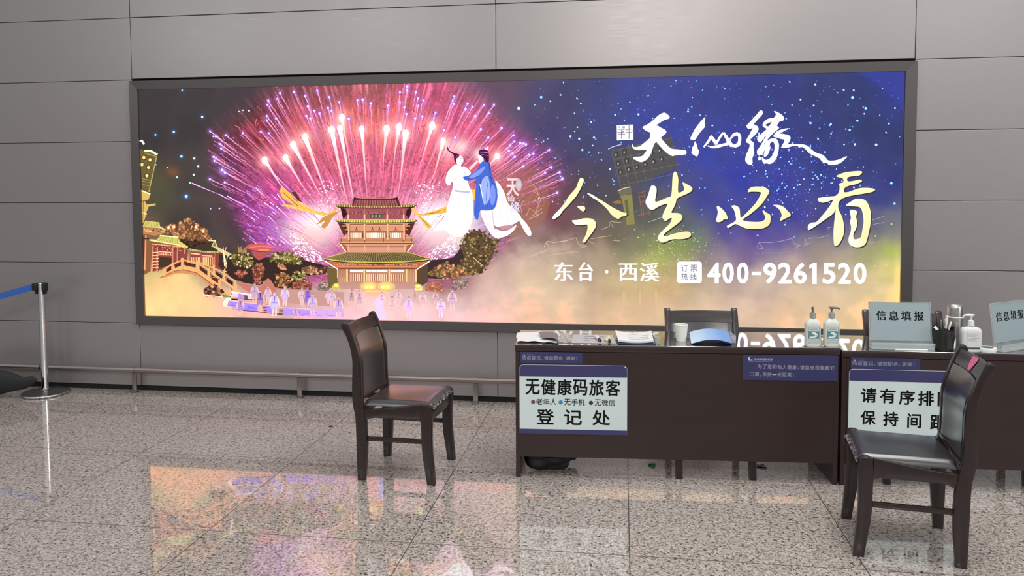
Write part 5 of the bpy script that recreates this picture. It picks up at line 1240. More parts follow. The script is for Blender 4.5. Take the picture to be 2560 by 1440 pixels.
# ------------------------------------------------------------------ desks
def make_desk(name, label, loc, rz, h, group):
    t = thing(name, label, 'desk', loc, rz, group)
    w, d = 1.802, 0.46
    M_ = M_DESK
    bm = NB(); add_box(bm, (w / 2, d / 2 + 0.004, h - 0.0215), (w + 0.008, d + 0.006, 0.037), 0.004); build('desktop', bm, M_, t)
    bm = NB(); add_box(bm, (w / 2, d / 2 + 0.004, h - 0.0015), (w + 0.004, d + 0.004, 0.003), 0.001, seg=1); build('glass_top', bm, M_GLASS, t)
    bm = NB(); add_box(bm, (w / 2, 0.012, (h - 0.042 + 0.122) / 2), (w - 0.05, 0.018, h - 0.042 - 0.122)); build('modesty_panel', bm, M_, t)
    for x in (0.0125, w - 0.0125):
        bm = NB(); add_box(bm, (x, d / 2 + 0.001, (h - 0.042) / 2), (0.025, d - 0.004, h - 0.042), 0.0015, seg=1); build('side_panel', bm, M_, t)
    bm = NB(); add_box(bm, (w / 2, 0.06, h - 0.06), (w - 0.05, 0.07, 0.02)); build('cable_rail', bm, M_, t)
    return t


M_GLASS = mat('dark_glass_sheet', (34, 26, 26), 0.04, ior=5.5, coat=1.0, coat_rough=0.02)
D1, A1, H1 = Vector((3.360, -1.554, 0)), math.atan2(0.107, 1.798), 0.7735
D2, A2, H2 = Vector((5.172, -1.450, 0)), R(0.8), 0.7620
make_desk('reception_desk', 'dark brown desk with the white registration board on its front, left of the two', D1, A1, H1, 'dark registration desks')
make_desk('reception_desk', 'dark brown desk carrying the thermos and lotion bottle, right of the two', D2, A2, H2, 'dark registration desks')


def desk_pt(D, A, px_, py_, off=0.0):
    """pixel -> (u along the desk front, z) on the front plane"""
    t = Vector((math.cos(A), math.sin(A), 0)); n = Vector((math.sin(A), -math.cos(A), 0))
    d = ray(px_, py_); P = D + n * off
    s = (P - CAM).dot(n) / d.dot(n); X_ = CAM + d * s
    return ((X_ - D).dot(t), X_.z)


def front_sign(name, label, cat, D, A, px_box, build_fn, thick=0.004, group=None, rnd_=0.0, mats=None):
    (x0, y0), (x1, y1) = px_box
    u0, z1 = desk_pt(D, A, x0, y0); u1, z0 = desk_pt(D, A, x1, y1)
    t = thing(name, label, cat, D + Vector((math.cos(A) * u0, math.sin(A) * u0, z0)), A, group)
    build_fn(t, u1 - u0, z1 - z0, thick)
    return t


def lay(ink, name, t, yo): return ink.mesh(name, lambda x, y, l: (x, -yo - l, y), M_INK, t, step=2e-6)


def T_(ink, body, x0, z0, x1, z1, c_, bold=0.02): ink.text(body, x0, z1, x1, z0, c_, bold)


def rounded(w, h, r, lo=(0, 0), corners=(1, 1, 1, 1)):
    pts = []
    for (cx, cy, a0), on in zip(((w - r, h - r, 0), (r, h - r, 90), (r, r, 180), (w - r, r, 270)), corners):
        if on:
            for k in range(7): a = R(a0 + 15 * k); pts.append((lo[0] + cx + r * math.cos(a), lo[1] + cy + r * math.sin(a)))
        else: pts.append((lo[0] + (w if cx > w / 2 else 0), lo[1] + (h if cy > h / 2 else 0)))
    return pts


INKC = (34, 34, 38)
LIGHT = (198, 200, 216)


def board(t, w, h, th, rows, band_top, band_bot):
    bm = NB(); add_prism(bm, rounded(w, h, 0.022, corners=(1, 1, 0, 0)), th, lambda u, v, w_: (u, -th / 2 + w_, v), 0.0008, 1); build('board', bm, M_BOARD, t)
    I = Ink(); r_ = rounded(w - 0.002, band_top, 0.021, (0.001, h - band_top - 0.001), (1, 1, 0, 0)); I.poly(r_, (56, 54, 98)); lay(I, 'header_band', t, th + 0.0006)
    I = Ink(); I.rect(0.0005, 0.0005, w - 0.0005, band_bot, (56, 54, 98)); lay(I, 'footer_band', t, th + 0.0006)
    I = Ink()
    for body, x0, z0, x1, z1, c_, b in rows:
        if body == 'o': J = Ink(); J.disc((x0 + x1) / 2, (z0 + z1) / 2, (x1 - x0) / 2, (z1 - z0) / 2, c_, None, 24); lay(J, 'coloured_dot', t, th + 0.0006)
        else: T_(I, body, x0, z0, x1, z1, c_, b)
    lay(I, 'lettering', t, th + 0.0006)


def sign1(t, w, h, th):
    f = lambda px_, py_: ((px_ - 1298.5) / (1567.5 - 1298.5) * w, (1088 - py_) / (1088 - 911.0) * h)
    rows = []
    def put(body, a, b, c_, d, col_=INKC, bold=0.022): x0, z1 = f(a, b); x1, z0 = f(c_, d); rows.append((body, x0, z0, x1, z1, col_, bold))
    for k, chx in enumerate('无健康码旅客'):
        a, c_ = ((1313.5, 1349.5), (1353, 1389.5), (1393.5, 1430), (1432.5, 1469), (1473, 1510), (1514, 1550.5))[k]; put(chx, a, 947, c_, 988)
    for a, col_ in ((1327.5, (116, 74, 62)), (1397, (40, 130, 178)), (1472.5, (40, 42, 44))): put('o', a, 1001, a + 10.5, 1011.5, col_)
    for body, a in (('老', 1340.5), ('年', 1358.5), ('人', 1375.5), ('无', 1411), ('手', 1429), ('机', 1446), ('无', 1487), ('微', 1504.5), ('信', 1521.5)): put(body, a, 997, a + 16, 1013.5, INKC, .008)
    for body, a in (('登', 1341), ('记', 1410.5), ('处', 1481)): put(body, a, 1024.5, a + 44.5, 1064)
    board(t, w, h, th, rows, f(0, 911)[1] - f(0, 940.5)[1], f(0, 1076)[1])
    for pc, cc_ in (([(w - 0.012, h - 0.004), (w - 0.004, h - 0.016), (w - 0.016, h - 0.008)], (215, 215, 220)), ([(0.004, h - 0.014), (0.010, h - 0.006), (0.006, h - 0.017)], (150, 150, 160))):
        I = Ink(); I.poly(pc, cc_); lay(I, 'peeled_corner', t, th + 0.0012)


def sign2(t, w, h, th):
    f = lambda px_, py_: ((px_ - 2122.5) / (2392 - 2122.5) * w, (1100 - py_) / (1100 - 922.0) * h)
    rows = []
    def put(body, a, b, c_, d, col_=INKC, bold=0.024): x0, z1 = f(a, b); x1, z0 = f(c_, d); rows.append((body, x0, z0, x1, z1, col_, bold))
    for body, a, b in (('请', 2153, 970), ('有', 2200, 970.5), ('序', 2247, 973), ('排', 2294, 974), ('队', 2342, 975)): put(body, a, b, a + 39, b + 39)
    for body, a, b in (('保', 2153, 1029), ('持', 2209, 1031), ('间', 2269, 1034), ('距', 2325, 1036)): put(body, a, b, a + (34 if body == '间' else 38), b + 38)
    board(t, w, h, th, rows, f(0, 922)[1] - f(0, 952)[1], f(0, 1090)[1])


LOGO = '扬州泰州国际机场'


def moonlogo(I, cx, cz, r, c_):
    pts = [(cx + r * math.cos(R(a)), cz + r * math.sin(R(a))) for a in range(70, 371, 15)]
    pts += [(cx + r * 0.35 + r * 0.78 * math.cos(R(a)), cz + r * 0.25 + r * 0.78 * math.sin(R(a))) for a in range(340, 99, -20)]
    I.poly(pts, c_)


def strip_sign(t, w, h, th):
    bm = NB(); add_box(bm, (w / 2, -th / 2, h / 2), (w, th, h)); build('sticker', bm, M_NAVY, t)
    I = Ink(); moonlogo(I, 0.022, h - 0.016, 0.0055, LIGHT); T_(I, LOGO, 0.034, h - 0.0185, 0.070, h - 0.0125, (150, 150, 178), 0)
    x = 0.008; cw_ = (w - 0.022) / 12.1
    for chx in '防疫登记，请您配合，谢谢！':
        if chx in '，！':
            if chx == '，': T_(I, ',', x + 0.003, 0.017, x + 0.007, 0.026, LIGHT, .02)
            else: T_(I, '!', x + 0.003, 0.020, x + 0.008, 0.0405, LIGHT, .02)
            x += cw_ * .62
        else: T_(I, chx, x, 0.0185, x + cw_ * .90, 0.0420, LIGHT, .022); x += cw_
    lay(I, 'lettering', t, th + 0.0004)


def notice_sign(t, w, h, th):
    bm = NB(); add_box(bm, (w / 2, -th / 2, h / 2), (w, th, h)); build('sticker', bm, M_NAVY, t)
    f = lambda px_, py_: ((px_ - 1857.5) / (2094 - 1857.5) * w, (953 - py_) / (953 - 886.0) * h)
    I = Ink(); x, z = f(1876, 896.5); moonlogo(I, x, z, 0.012, LIGHT)
    a, b = f(1886, 895), f(1931, 902); T_(I, LOGO, a[0], b[1], b[0], a[1], LIGHT, 0)
    a, b = f(1887, 903.6), f(1930, 905.2); I.rect(a[0], b[1], b[0], a[1], (110, 110, 145)); a, b = f(1870, 902.5), f(1884, 904.5); I.rect(a[0], b[1], b[0], a[1], (110, 110, 145))
    px_ = 1894
    for chx in '为了您和他人健康，请您全程佩戴好':
        if chx == '，': a, b = f(px_ + 1.5, 918), f(px_ + 4, 924); T_(I, ',', a[0], b[1], b[0], a[1], LIGHT, .02); px_ += 7
        else: a, b = f(px_, 911.5 + (px_ - 1894) * .008), f(px_ + 10.8, 922.8 + (px_ - 1894) * .008); T_(I, chx, a[0], b[1], b[0], a[1], LIGHT, .022); px_ += 12.4
    px_ = 1875
    for chx in '口罩，保持一米距离！':
        if chx in '，！': a, b = (f(px_ + 1.5, 939), f(px_ + 4, 945)) if chx == '，' else (f(px_ + 2, 933), f(px_ + 4, 943)); T_(I, ',' if chx == '，' else '!', a[0], b[1], b[0], a[1], LIGHT, .02); px_ += 6.5
        elif chx == '一': a, b = f(px_, 937), f(px_ + 11, 938.6); T_(I, chx, a[0], b[1], b[0], a[1], LIGHT, .0); px_ += 12.4
        else: a, b = f(px_, 932), f(px_ + 10.8, 943.2); T_(I, chx, a[0], b[1], b[0], a[1], LIGHT, .022); px_ += 12.4
    lay(I, 'lettering', t, th + 0.0004)


front_sign('registration_board', 'white board with navy bands and three coloured dots on the left desk front', 'sign', D1, A1, ((1298.5, 911), (1567.5, 1088)), sign1)
front_sign('queue_board', 'white board with navy header behind the near chair on the right desk front', 'sign', D2, A2, ((2122.5, 922), (2392, 1100)), sign2)
front_sign('thank_you_sticker', 'small navy strip sticker just above the white board with coloured dots', 'sticker', D1, A1, ((1301.5, 879.5), (1456, 909)), strip_sign, 0.0015, 'navy thank-you strips')
front_sign('thank_you_sticker', 'small navy strip sticker on the right desk, above the queue board', 'sticker', D2, A2, ((2127, 893), (2300, 925)), strip_sign, 0.0015, 'navy thank-you strips')
front_sign('mask_notice', 'navy notice with two lines of pale writing below the twin sanitizer bottles', 'sticker', D1, A1, ((1857.5, 886), (2094, 953)), notice_sign, 0.0015)

# ------------------------------------------------------------------ things on the desks
Z1, Z2 = H1 + 0.0005, H2 + 0.0005


def on(px_, py_, z): return on_floor(px_, py_, z)


def quad_sheet(pix, z, dz=0.0):
    """4 pixel corners (near-left, near-right, far-right, far-left) -> points on the desk"""
    c_ = [on(a, b, z) for a, b in pix]
    return lambda u, v: (c_[0] * (1 - u) + c_[1] * u) * (1 - v) + (c_[3] * (1 - u) + c_[2] * u) * v


# crumpled sheet at the left end
f = quad_sheet([(1292, 855), (1392, 856), (1395, 833), (1292, 831)], Z1 + 0.004)
bm = NB(); random.seed(3)
add_sheet(bm, lambda u, v: f(u, v) + Vector((0.004 * math.sin(9 * v), 0, 0.003 + 0.0035 * math.sin(30 * v + 5 * u) + 0.0022 * math.sin(17 * u + 11 * v))), 34, 34, 0.0008)
o = build('crumpled_sheet', bm, M_PAPER); tag(o, 'crumpled white sheets lying at the left end of the left desk', 'paper')
# grey folder lying on it
f2 = quad_sheet([(1357, 846), (1398, 850), (1393, 834), (1346, 832)], Z1 + 0.019)
bm = NB(); add_sheet(bm, lambda u, v: f2(u, v) + Vector((0, 0, 0.003 + 0.006 * math.sin(math.pi * u) - 0.010 * max(0, u - .8) * (1 - v) * 5)), 14, 6, 0.003)
o = build('grey_case', bm, mat('grey_cloth', (118, 112, 116), 0.5)); tag(o, 'small dark-edged grey case resting on the crumpled sheets', 'case')
# clear sleeve
f3 = quad_sheet([(1396, 857), (1426, 858), (1430, 835), (1400, 834)], Z1 + 0.001)
bm = NB(); add_sheet(bm, lambda u, v: f3(u, v) + Vector((0, 0, 0.003 * math.sin(8 * u + 4 * v) + 0.003)), 12, 12, 0.0006)
M_FILM = mat('clear_film', (236, 240, 244), 0.10, trans=0.85, ior=1.35)
o = build('plastic_sleeve', bm, M_FILM); tag(o, 'clear plastic sleeve between the crumpled sheets and the printed form', 'sleeve')
# printed form
f4 = quad_sheet([(1428, 858), (1541, 859), (1531, 838), (1432, 837)], Z1 + 0.001)
bm = NB(); add_sheet(bm, lambda u, v: f4(u, v) + Vector((0, 0, 0.0015)), 4, 4, 0.0012)
o = build('printed_form', bm, mat('grey_form', (176, 172, 176), 0.6)); tag(o, 'grey printed form under the loose pen caps on the left desk', 'form')
I = Ink()
for k, (a, b, v_) in enumerate([(.28, .55, .75), (.62, .78, .72), (.28, .40, .5), (.44, .60, .5), (.28, .42, .28)]): I.rect(a, v_, b, v_ + .05, (120, 118, 124))
I.mesh('lettering', lambda x, y, l: tuple(f4(x, y) + Vector((0, 0, 0.0019))), M_INK, o)
# small stationery on the form
def cap_thing(label, pa, pb, r, m, name='marker', tip=None):
    a = on(*pa, Z1 + 0.003 + r); b = on(*pb, Z1 + 0.003 + r)
    t = thing(name, label, 'stationery', (a + b) / 2); t.location.z = 0
    c_ = Vector(t.location)
    bm = NB(); add_tube(bm, [a - c_, a.lerp(b, .2) - c_, a.lerp(b, .6) - c_], [r * .9, r, r], 14); build('barrel', bm, m, t)
    bm = NB(); add_tube(bm, [a.lerp(b, .6) - c_, a.lerp(b, .9) - c_, b - c_], [r * .8, r * .75, r * .55], 14); build('tip', bm, tip or M_BLACK, t)


M_CREAM = mat('cream_plastic', (226, 214, 176), 0.4)
cap_thing('short white marker with dark tip lying slanted on the printed form', (1490, 841), (1502, 852), 0.010, M_WHITE)
cap_thing('lone cream cap lying on the printed form between marker and second cap', (1514, 848), (1519, 852), 0.009, M_CREAM, tip=M_CREAM)
cap_thing('cream cap with dark end on the printed form nearest the paper stack', (1521, 843), (1525, 855), 0.010, M_CREAM)
# paper stack on a blue folder
f5 = quad_sheet([(1546, 861), (1640, 862), (1633, 840), (1540, 838)], Z1 + 0.001)
bm = NB(); add_sheet(bm, lambda u, v: f5(u, v) + Vector((0, 0, 0.006)), 4, 4, 0.0055)
o = build('blue_folder', bm, mat('blue_folder_card', (56, 66, 104), 0.45)); tag(o, 'dark blue folder under the bowed stack of forms', 'folder')
f6 = quad_sheet([(1546, 857), (1634, 858), (1628, 837), (1538, 836)], Z1 + 0.008)
bm = NB(); add_sheet(bm, lambda u, v: f6(u, v) + Vector((0, 0, 0.016 - 0.006 * math.sin(math.pi * u) + 0.008 * v * abs(2 * u - 1))), 16, 8, 0.010)
o = build('paper_stack', bm, M_PAPER); tag(o, 'bowed stack of printed forms lying on the dark blue folder', 'paper')
I = Ink()
for k, (a, b, v_) in enumerate([(.33, .9, .60), (.33, .88, .40), (.33, .9, .22), (.33, .6, .78)]): I.line([(a + (b - a) * i / 10, v_) for i in range(11)], .03, (160, 158, 158))
I.mesh('lettering', lambda x, y, l: tuple(f6(x, y) + Vector((0, 0, 0.0166 - 0.006 * math.sin(math.pi * x) + 0.008 * y * abs(2 * x - 1)))), M_INK, o)
bm = NB(); f7 = quad_sheet([(1634, 862), (1649, 863), (1648, 843), (1630, 840)], Z1 + 0.001)
add_sheet(bm, lambda u, v: f7(u, v) + Vector((0, 0, 0.004 + 0.005 * math.sin(9 * u + 13 * v))), 10, 14, 0.0006)
o = build('plastic_wrap', bm, M_FILM); tag(o, 'crinkled clear plastic wrap peeking out right of the paper stack', 'plastic wrap')
# paper cup
c_ = on(1703, 852, Z1)
t = thing('paper_cup', 'white paper cup standing on the left desk before the tucked chair', 'cup', c_)
t.location.z = Z1
bm = NB(); add_lathe(bm, [(0.0275, 0.0), (0.0285, 0.003), (0.0375, 0.094), (0.0365, 0.094), (0.0275, 0.006), (0, 0.006)], n=40); cb = build('cup_wall', bm, mat('cup_paper', (226, 226, 216), 0.5), t)
bm = NB(); add_tube(bm, [(0.0378 * math.cos(2 * math.pi * k / 40), 0.0378 * math.sin(2 * math.pi * k / 40), 0.095) for k in range(41)], 0.0024, 8); build('rim', bm, mat('cup_rim', (232, 232, 222), 0.5), t)
# blue booklet
t = thing('blue_booklet', 'curved blue and white booklet lying open right of the paper cup', 'booklet', on(1780, 858, Z1))
t.location.z = Z1; b0 = Vector(t.location)
f8 = quad_sheet([(1729, 861), (1830, 862), (1822, 846), (1724, 843)], Z1)
bm = NB(); add_sheet(bm, lambda u, v: f8(u, v) - b0 + Vector((0, 0, 0.002 + 0.020 * math.sin(math.pi * u) * (1 - .2 * v))), 24, 6, 0.001); build('back_cover', bm, mat('navy_cover', (46, 60, 118), 0.35), t)
m = mat('booklet_cover', (110, 158, 216), 0.3)
nt = m.node_tree; tc = nt.nodes.new('ShaderNodeTexCoord'); sx_ = nt.nodes.new('ShaderNodeSeparateXYZ'); rp = nt.nodes.new('ShaderNodeValToRGB')
rp.color_ramp.elements[0].color = (*s2l((196, 214, 232)), 1); rp.color_ramp.elements[1].color = (*s2l((112, 152, 204)), 1)
mr = nt.nodes.new('ShaderNodeMapRange'); mr.inputs[1].default_value, mr.inputs[2].default_value = -0.12, 0.06
nt.links.new(tc.outputs['Object'], sx_.inputs[0]); nt.links.new(sx_.outputs[0], mr.inputs[0]); nt.links.new(mr.outputs[0], rp.inputs[0]); nt.links.new(rp.outputs[0], nt.nodes['Principled BSDF'].inputs['Base Color'])
bm = NB(); add_sheet(bm, lambda u, v: f8(u, v * 1.0) - b0 + Vector((-0.002, 0, 0.005 + 0.024 * math.sin(math.pi * u * .94) + 0.026 * v)), 24, 8, 0.0012); build('front_cover', bm, m, t)
bm = NB(); f9 = quad_sheet([(1825, 860), (1839, 862), (1840, 846), (1824, 842)], Z1)
add_sheet(bm, lambda u, v: f9(u, v) + Vector((0, 0, 0.022 * (1 - u) * v + 0.010 + 0.004 * math.sin(14 * v))), 8, 10, 0.0006)
o = build('loose_film', bm, M_FILM); tag(o, 'curl of clear film at the right end of the blue booklet', 'plastic film')


# sanitizer bottles
M_GREY = mat('grey_plastic', (96, 98, 96), 0.45)
M_BOTTLE = mat('milky_bottle', (204, 208, 200), 0.35)
def pump(t, z, m1, m2, turn, s=1.0, long_=0.05):
    bm = NB(); add_lathe(bm, [(0.0165 * s, z), (0.0165 * s, z + 0.004), (0.0155 * s, z + 0.026 * s), (0.010 * s, z + 0.030 * s), (0, z + 0.030 * s)], n=28); cp = build('cap', bm, m1, t)
    bm = NB(); add_tube(bm, [(0, 0, z + 0.028 * s), (0, 0, z + 0.050 * s)], 0.0045 * s, 12); build('stem', bm, m2, cp)
    ca, sa = math.cos(turn), math.sin(turn); zt = z + 0.055 * s
    bm = NB(); add_lathe(bm, [(0.006 * s, zt - 0.010 * s), (0.0095 * s, zt - 0.002 * s), (0.0095 * s, zt + 0.003 * s), (0, zt + 0.004 * s)], n=20)
    add_tube(bm, [(-0.016 * s * ca, -0.016 * s * sa, zt + 0.003), (0.01 * ca, 0.01 * sa, zt + 0.002), (long_ * ca * .8, long_ * sa * .8, zt + 0.001), (long_ * ca, long_ * sa, zt - 0.005 * s)], [0.004 * s, 0.0065 * s, 0.005 * s, 0.0035 * s], 10)
    build('pump_nozzle', bm, m2, t)


def sanitizer(px_, label, turn, spread):
    c_ = on(px_, 866, Z1); t = thing('sanitizer_bottle', label, 'bottle', (c_.x, c_.y + 0.012, Z1), A1, 'twin hand sanitizer bottles')
    bm = NB(); prof = [(0.038, 0.0), (0.0415, 0.004), (0.042, 0.012), (0.042, 0.122), (0.0405, 0.132), (0.034, 0.142), (0.022, 0.152), (0.0165, 0.157), (0.0165, 0.162)]
    add_lathe(bm, prof, n=48, sy=0.62, power=3.6); bo = build('bottle_body', bm, M_BOTTLE, t)
    pump(t, 0.160, mat('cap_grey', (150, 152, 148), 0.45), M_GREY, turn, 1.0, spread)
    I = Ink(); x0, x1, z0, z1 = -0.0285, 0.0285, 0.024, 0.112
    I.rect(x0 - .0015, z0 - .0015, x1 + .0015, z1 + .0015, (110, 116, 116)); I.rect(x0, z0, x1, z1, (196, 200, 196)); I.rect(x0, 0.046, x1, 0.088, (84, 140, 144))
    I.poly([(x0 + .004, .053), (x0 + .014, .050), (x0 + .034, .053), (x0 + .046, .058), (x0 + .040, .061), (x0 + .022, .058), (x0 + .010, .058)], (226, 232, 226), 2)
    I.poly([(x0 + .018, .080), (x0 + .030, .083), (x0 + .042, .077), (x0 + .050, .070), (x0 + .046, .068), (x0 + .050, .062), (x0 + .042, .066), (x0 + .036, .064), (x0 + .028, .070), (x0 + .020, .074)], (226, 232, 226), 2)
    for k in range(3): I.rect(x0 + .005, z0 + .004 + .006 * k, x1 - .006 - .01 * (k == 2), z0 + .006 + .006 * k, (150, 156, 156))
    for k in range(2): I.rect(x0 + .004, .095 + .008 * k, x1 - .010, .099 + .008 * k, (140, 148, 150))
    I.mesh('printed_label', lambda x, y, l: (x, -0.0262 - l, y), M_INK, t, 2e-6)


sanitizer(2032, 'left one of the twin pump sanitizer bottles standing on the left desk', R(-100), 0.030)
sanitizer(2079, 'right one of the twin pump sanitizer bottles standing on the left desk', R(-14), 0.042)


# acrylic sign holders: tilted clear plate, grey card, clear foot
def sign_holder(c_, rz, label, w=0.318, h=0.212, tilt=8, z=Z1):
    t = thing('sign_holder', label, 'sign holder', (c_.x, c_.y, z), rz, 'acrylic card holders')
    Rt = Matrix.Rotation(R(-tilt), 4, 'X'); up = Vector((0, 0.030, 0.042))
    f = lambda x, y, zz: tuple(up + Rt @ Vector((x, y, zz)))
    bm = NB(); add_box(bm, up + Rt @ Vector((0, 0.0045, h / 2)), (w + 0.012, 0.0025, h + 0.012), 0.0008, Rt, 1); build('back_plate', bm, M_CLEAR, t)
    bm = NB(); add_box(bm, up + Rt @ Vector((0, -0.0015, h / 2)), (w, 0.0012, h), 0, Rt); cd_ = build('card', bm, mat('grey_blue_card', (150, 164, 168), 0.35), t)
    I = Ink()
    for k, chx in enumerate('信息填报'): x = -0.127 + 0.0665 * k; I.text(chx, x, 0.168, x + 0.054, 0.112, (36, 38, 42), .034, 0.0)
    I.mesh('lettering', lambda x, y, l: f(x, -0.0026, y), M_INK, cd_)
    for s in (-1, 1):
        bm = NB(); add_box(bm, up + Rt @ Vector((s * (w / 2 + 0.004), 0.001, h / 2)), (0.005, 0.010, h + 0.008), 0.001, Rt, 1); build('edge_strip', bm, M_CLEAR, t)
    bm = NB(); add_box(bm, up + Rt @ Vector((0, 0.001, h + 0.004)), (w + 0.010, 0.010, 0.004), 0.001, Rt, 1); build('edge_strip', bm, M_CLEAR, t)
    bm = NB(); add_box(bm, (0, 0.012, 0.0025), (w + 0.008, 0.075, 0.004), 0.001, None, 1); build('foot', bm, M_CLEAR, t)
    bm = NB(); add_box(bm, (0, -0.014, 0.020), (w + 0.014, 0.003, 0.036), 0.001, Matrix.Rotation(R(12), 4, 'X'), 1); build('front_lip', bm, M_CLEAR, t)
    bm = NB(); add_box(bm, (0, 0.034, 0.022), (w + 0.014, 0.003, 0.040), 0.001, Matrix.Rotation(R(-8), 4, 'X'), 1); build('back_lip', bm, M_CLEAR, t)
    return t


c_ = on(2243, 866, Z2)
s1 = sign_holder(Vector((c_.x, -1.385, 0)), R(1.0), 'clear holder with a grey card, standing upright behind the white pen tray and blocking the light box corner', z=Z2)
s1['label'] = 'clear acrylic holder with a grey card right of the twin sanitizer bottles'
bm = NB(); add_tube(bm, [(-0.07, -0.002, 0.0), (0.10, 0.0, 0.0)], 0.005, 12)
o = build('white_pen', bm, M_WHITE); o.location = (s1.location.x + 0.02, s1.location.y - 0.034, Z2 + 0.0056); o.rotation_euler = (0, 0, R(2)); tag(o, 'white pen lying along the foot of the left grey card holder', 'pen')
s2_ = sign_holder(Vector((on_wall(2500, 860, -1.395).x + 0.162 * math.cos(R(35)), -1.395 + 0.162 * math.sin(R(35)), 0)), R(35), 'clear acrylic holder with a grey card cut off by the right edge of the picture', z=Z2)
# small white card
t = thing('name_card', 'small white printed card propped beside the pen cup', 'card', (on_wall(2326, 866, -1.36).x, -1.345, Z2), R(3))
bm = NB(); add_box(bm, (0, 0, 0.018), (0.058, 0.002, 0.036), 0, Matrix.Rotation(R(-14), 4, 'X')); build('card', bm, M_PAPER, t)
I = Ink()
for k in range(3): I.rect(-0.02, 0.010 + .008 * k, 0.016 - .004 * k, 0.012 + .008 * k, (150, 152, 150))
I.mesh('lettering', lambda x, y, l: (x, -0.0022 + (y - 0.018) * 0.249, 0.018 + (y - 0.018) * 0.97), M_INK, t)
# pen cup with a black bag and pens
cx = on_wall(2362, 870, -1.385).x
t = thing('pen_cup', 'black pen cup wrapped in a black bag, left of the steel thermos', 'pen cup', (cx, -1.365, Z2))
bm = NB(); add_lathe(bm, [(0.040, 0), (0.042, 0.003), (0.046, 0.105), (0.044, 0.105), (0.039, 0.006), (0, 0.006)], n=36); build('cup', bm, M_BLACK, t)
bm = NB()
def bag(u, v):
    a = 2 * math.pi * u; r = 0.0475 + 0.007 * v + 0.004 * math.sin(5 * a + 7 * v) * v + 0.0022 * math.sin(11 * a)
    return (r * math.cos(a), r * math.sin(a), 0.012 + 0.106 * v + 0.008 * math.sin(3 * a + 1) * v)
add_sheet(bm, bag, 60, 14); build('bag_lining', bm, mat('black_film', (28, 29, 29), 0.35), t, recalc=False)
M_BAGW = mat('white_film', (206, 206, 202), 0.4)
bm = NB(); add_sheet(bm, lambda u, v: (-0.052 + 0.03 * u + 0.004 * math.sin(8 * v), -0.02 + 0.02 * v, 0.112 + 0.018 * v - 0.016 * u + 0.005 * math.sin(6 * u)), 8, 8, 0.0008); o = build('tissue_scrap', bm, M_BAGW); o.location = t.location; tag(o, 'white scrap sticking out at the rim of the black pen cup', 'scrap')
for k, (dx_, dz_, m_, lab) in enumerate([(0.004, 0.19, M_WHITE, 'white pen leaning against the thermos strap, tallest in the pen cup'), (-0.012, 0.165, M_STEEL, 'grey pen in the middle of the black pen cup'), (0.016, 0.155, M_WHITE, 'short white pen on the thermos side of the pen cup')]):
    o_ = thing('pen', lab, 'pen', t.location, 0, 'pens in the black cup')
    bm = NB(); b_ = Vector((dx_ * .3, 0.004 * k, 0.012)); e_ = Vector((dx_ * 2 + 0.008, 0.006 * k - .004, dz_)); add_tube(bm, [b_, b_.lerp(e_, .75)], 0.0042, 10); build('barrel', bm, m_, o_)
    bm = NB(); add_tube(bm, [b_.lerp(e_, .75), b_.lerp(e_, .95), e_], [0.005, 0.005, 0.003], 10); build('cap', bm, m_, o_)
# thermos
tx_ = on_wall(2386, 830, -1.29).x; zt = on_wall(2386, 760, -1.29).z - Z2
t = thing('thermos_flask', 'tall brushed steel thermos with a white wrist strap, behind the pen cup', 'thermos', (tx_, -1.29, Z2))
M_THERMOS = mat('thermos_steel', (200, 196, 192), 0.30, metal=1.0)
bm = NB(); add_lathe(bm, [(0.037, 0), (0.0385, 0.004), (0.039, zt * .52), (0.039, zt - 0.078)], n=48); bd_ = build('flask_body', bm, M_THERMOS, t)
bm = NB(); add_lathe(bm, [(0.0385, zt - 0.076), (0.0385, zt - 0.02), (0.036, zt - 0.008), (0.029, zt - 0.001), (0.024, zt), (0, zt)], n=48); build('cup_lid', bm, M_THERMOS, t)
bm = NB(); add_tube(bm, [(0.0425 * math.cos(2 * math.pi * k / 48), 0.0425 * math.sin(2 * math.pi * k / 48), zt - 0.072) for k in range(49)], 0.0045, 10)
st_ = build('strap', bm, M_BAGW, t)
bm = NB(); add_tube(bm, [(-0.044, -0.012, zt - 0.072), (-0.054, -0.016, zt - 0.088), (-0.052, -0.018, zt - 0.115), (-0.060, -0.016, zt - 0.155), (-0.062, -0.014, zt - 0.165)], [.004, .006, .0035, .004, .003], 10); build('strap_tail', bm, M_BAGW, st_)
# lotion bottle
lx = on_wall(2427, 870, -1.40).x
t = thing('lotion_bottle', 'white pump bottle with a rounded square body right of the thermos', 'bottle', (lx, -1.395, Z2), R(2))
bm = NB(); add_lathe(bm, [(0.046, 0.0), (0.051, 0.004), (0.0525, 0.012), (0.0525, 0.105), (0.050, 0.120), (0.043, 0.130), (0.028, 0.135), (0.017, 0.137), (0.017, 0.144)], n=48, sy=0.55, power=3.4); build('bottle_body', bm, mat('white_bottle', (208, 210, 208), 0.32), t)
pump(t, 0.142, M_WHITE, M_WHITE, R(176), 1.0, 0.040)
I = Ink(); I.rect(-0.030, 0.030, 0.032, 0.108, (206, 208, 206)); I.rect(-0.034, 0.016, 0.036, 0.026, (70, 72, 74))
for k in range(5): I.rect(-0.024, 0.062 + .008 * k, 0.022 - .006 * (k % 2), 0.064 + .008 * k, (150, 152, 152))
I.rect(-0.014, 0.076, 0.030, 0.080, (120, 124, 124))
I.mesh('printed_label', lambda x, y, l: (x, -0.0292 - l, y), M_INK, t, 2e-6)
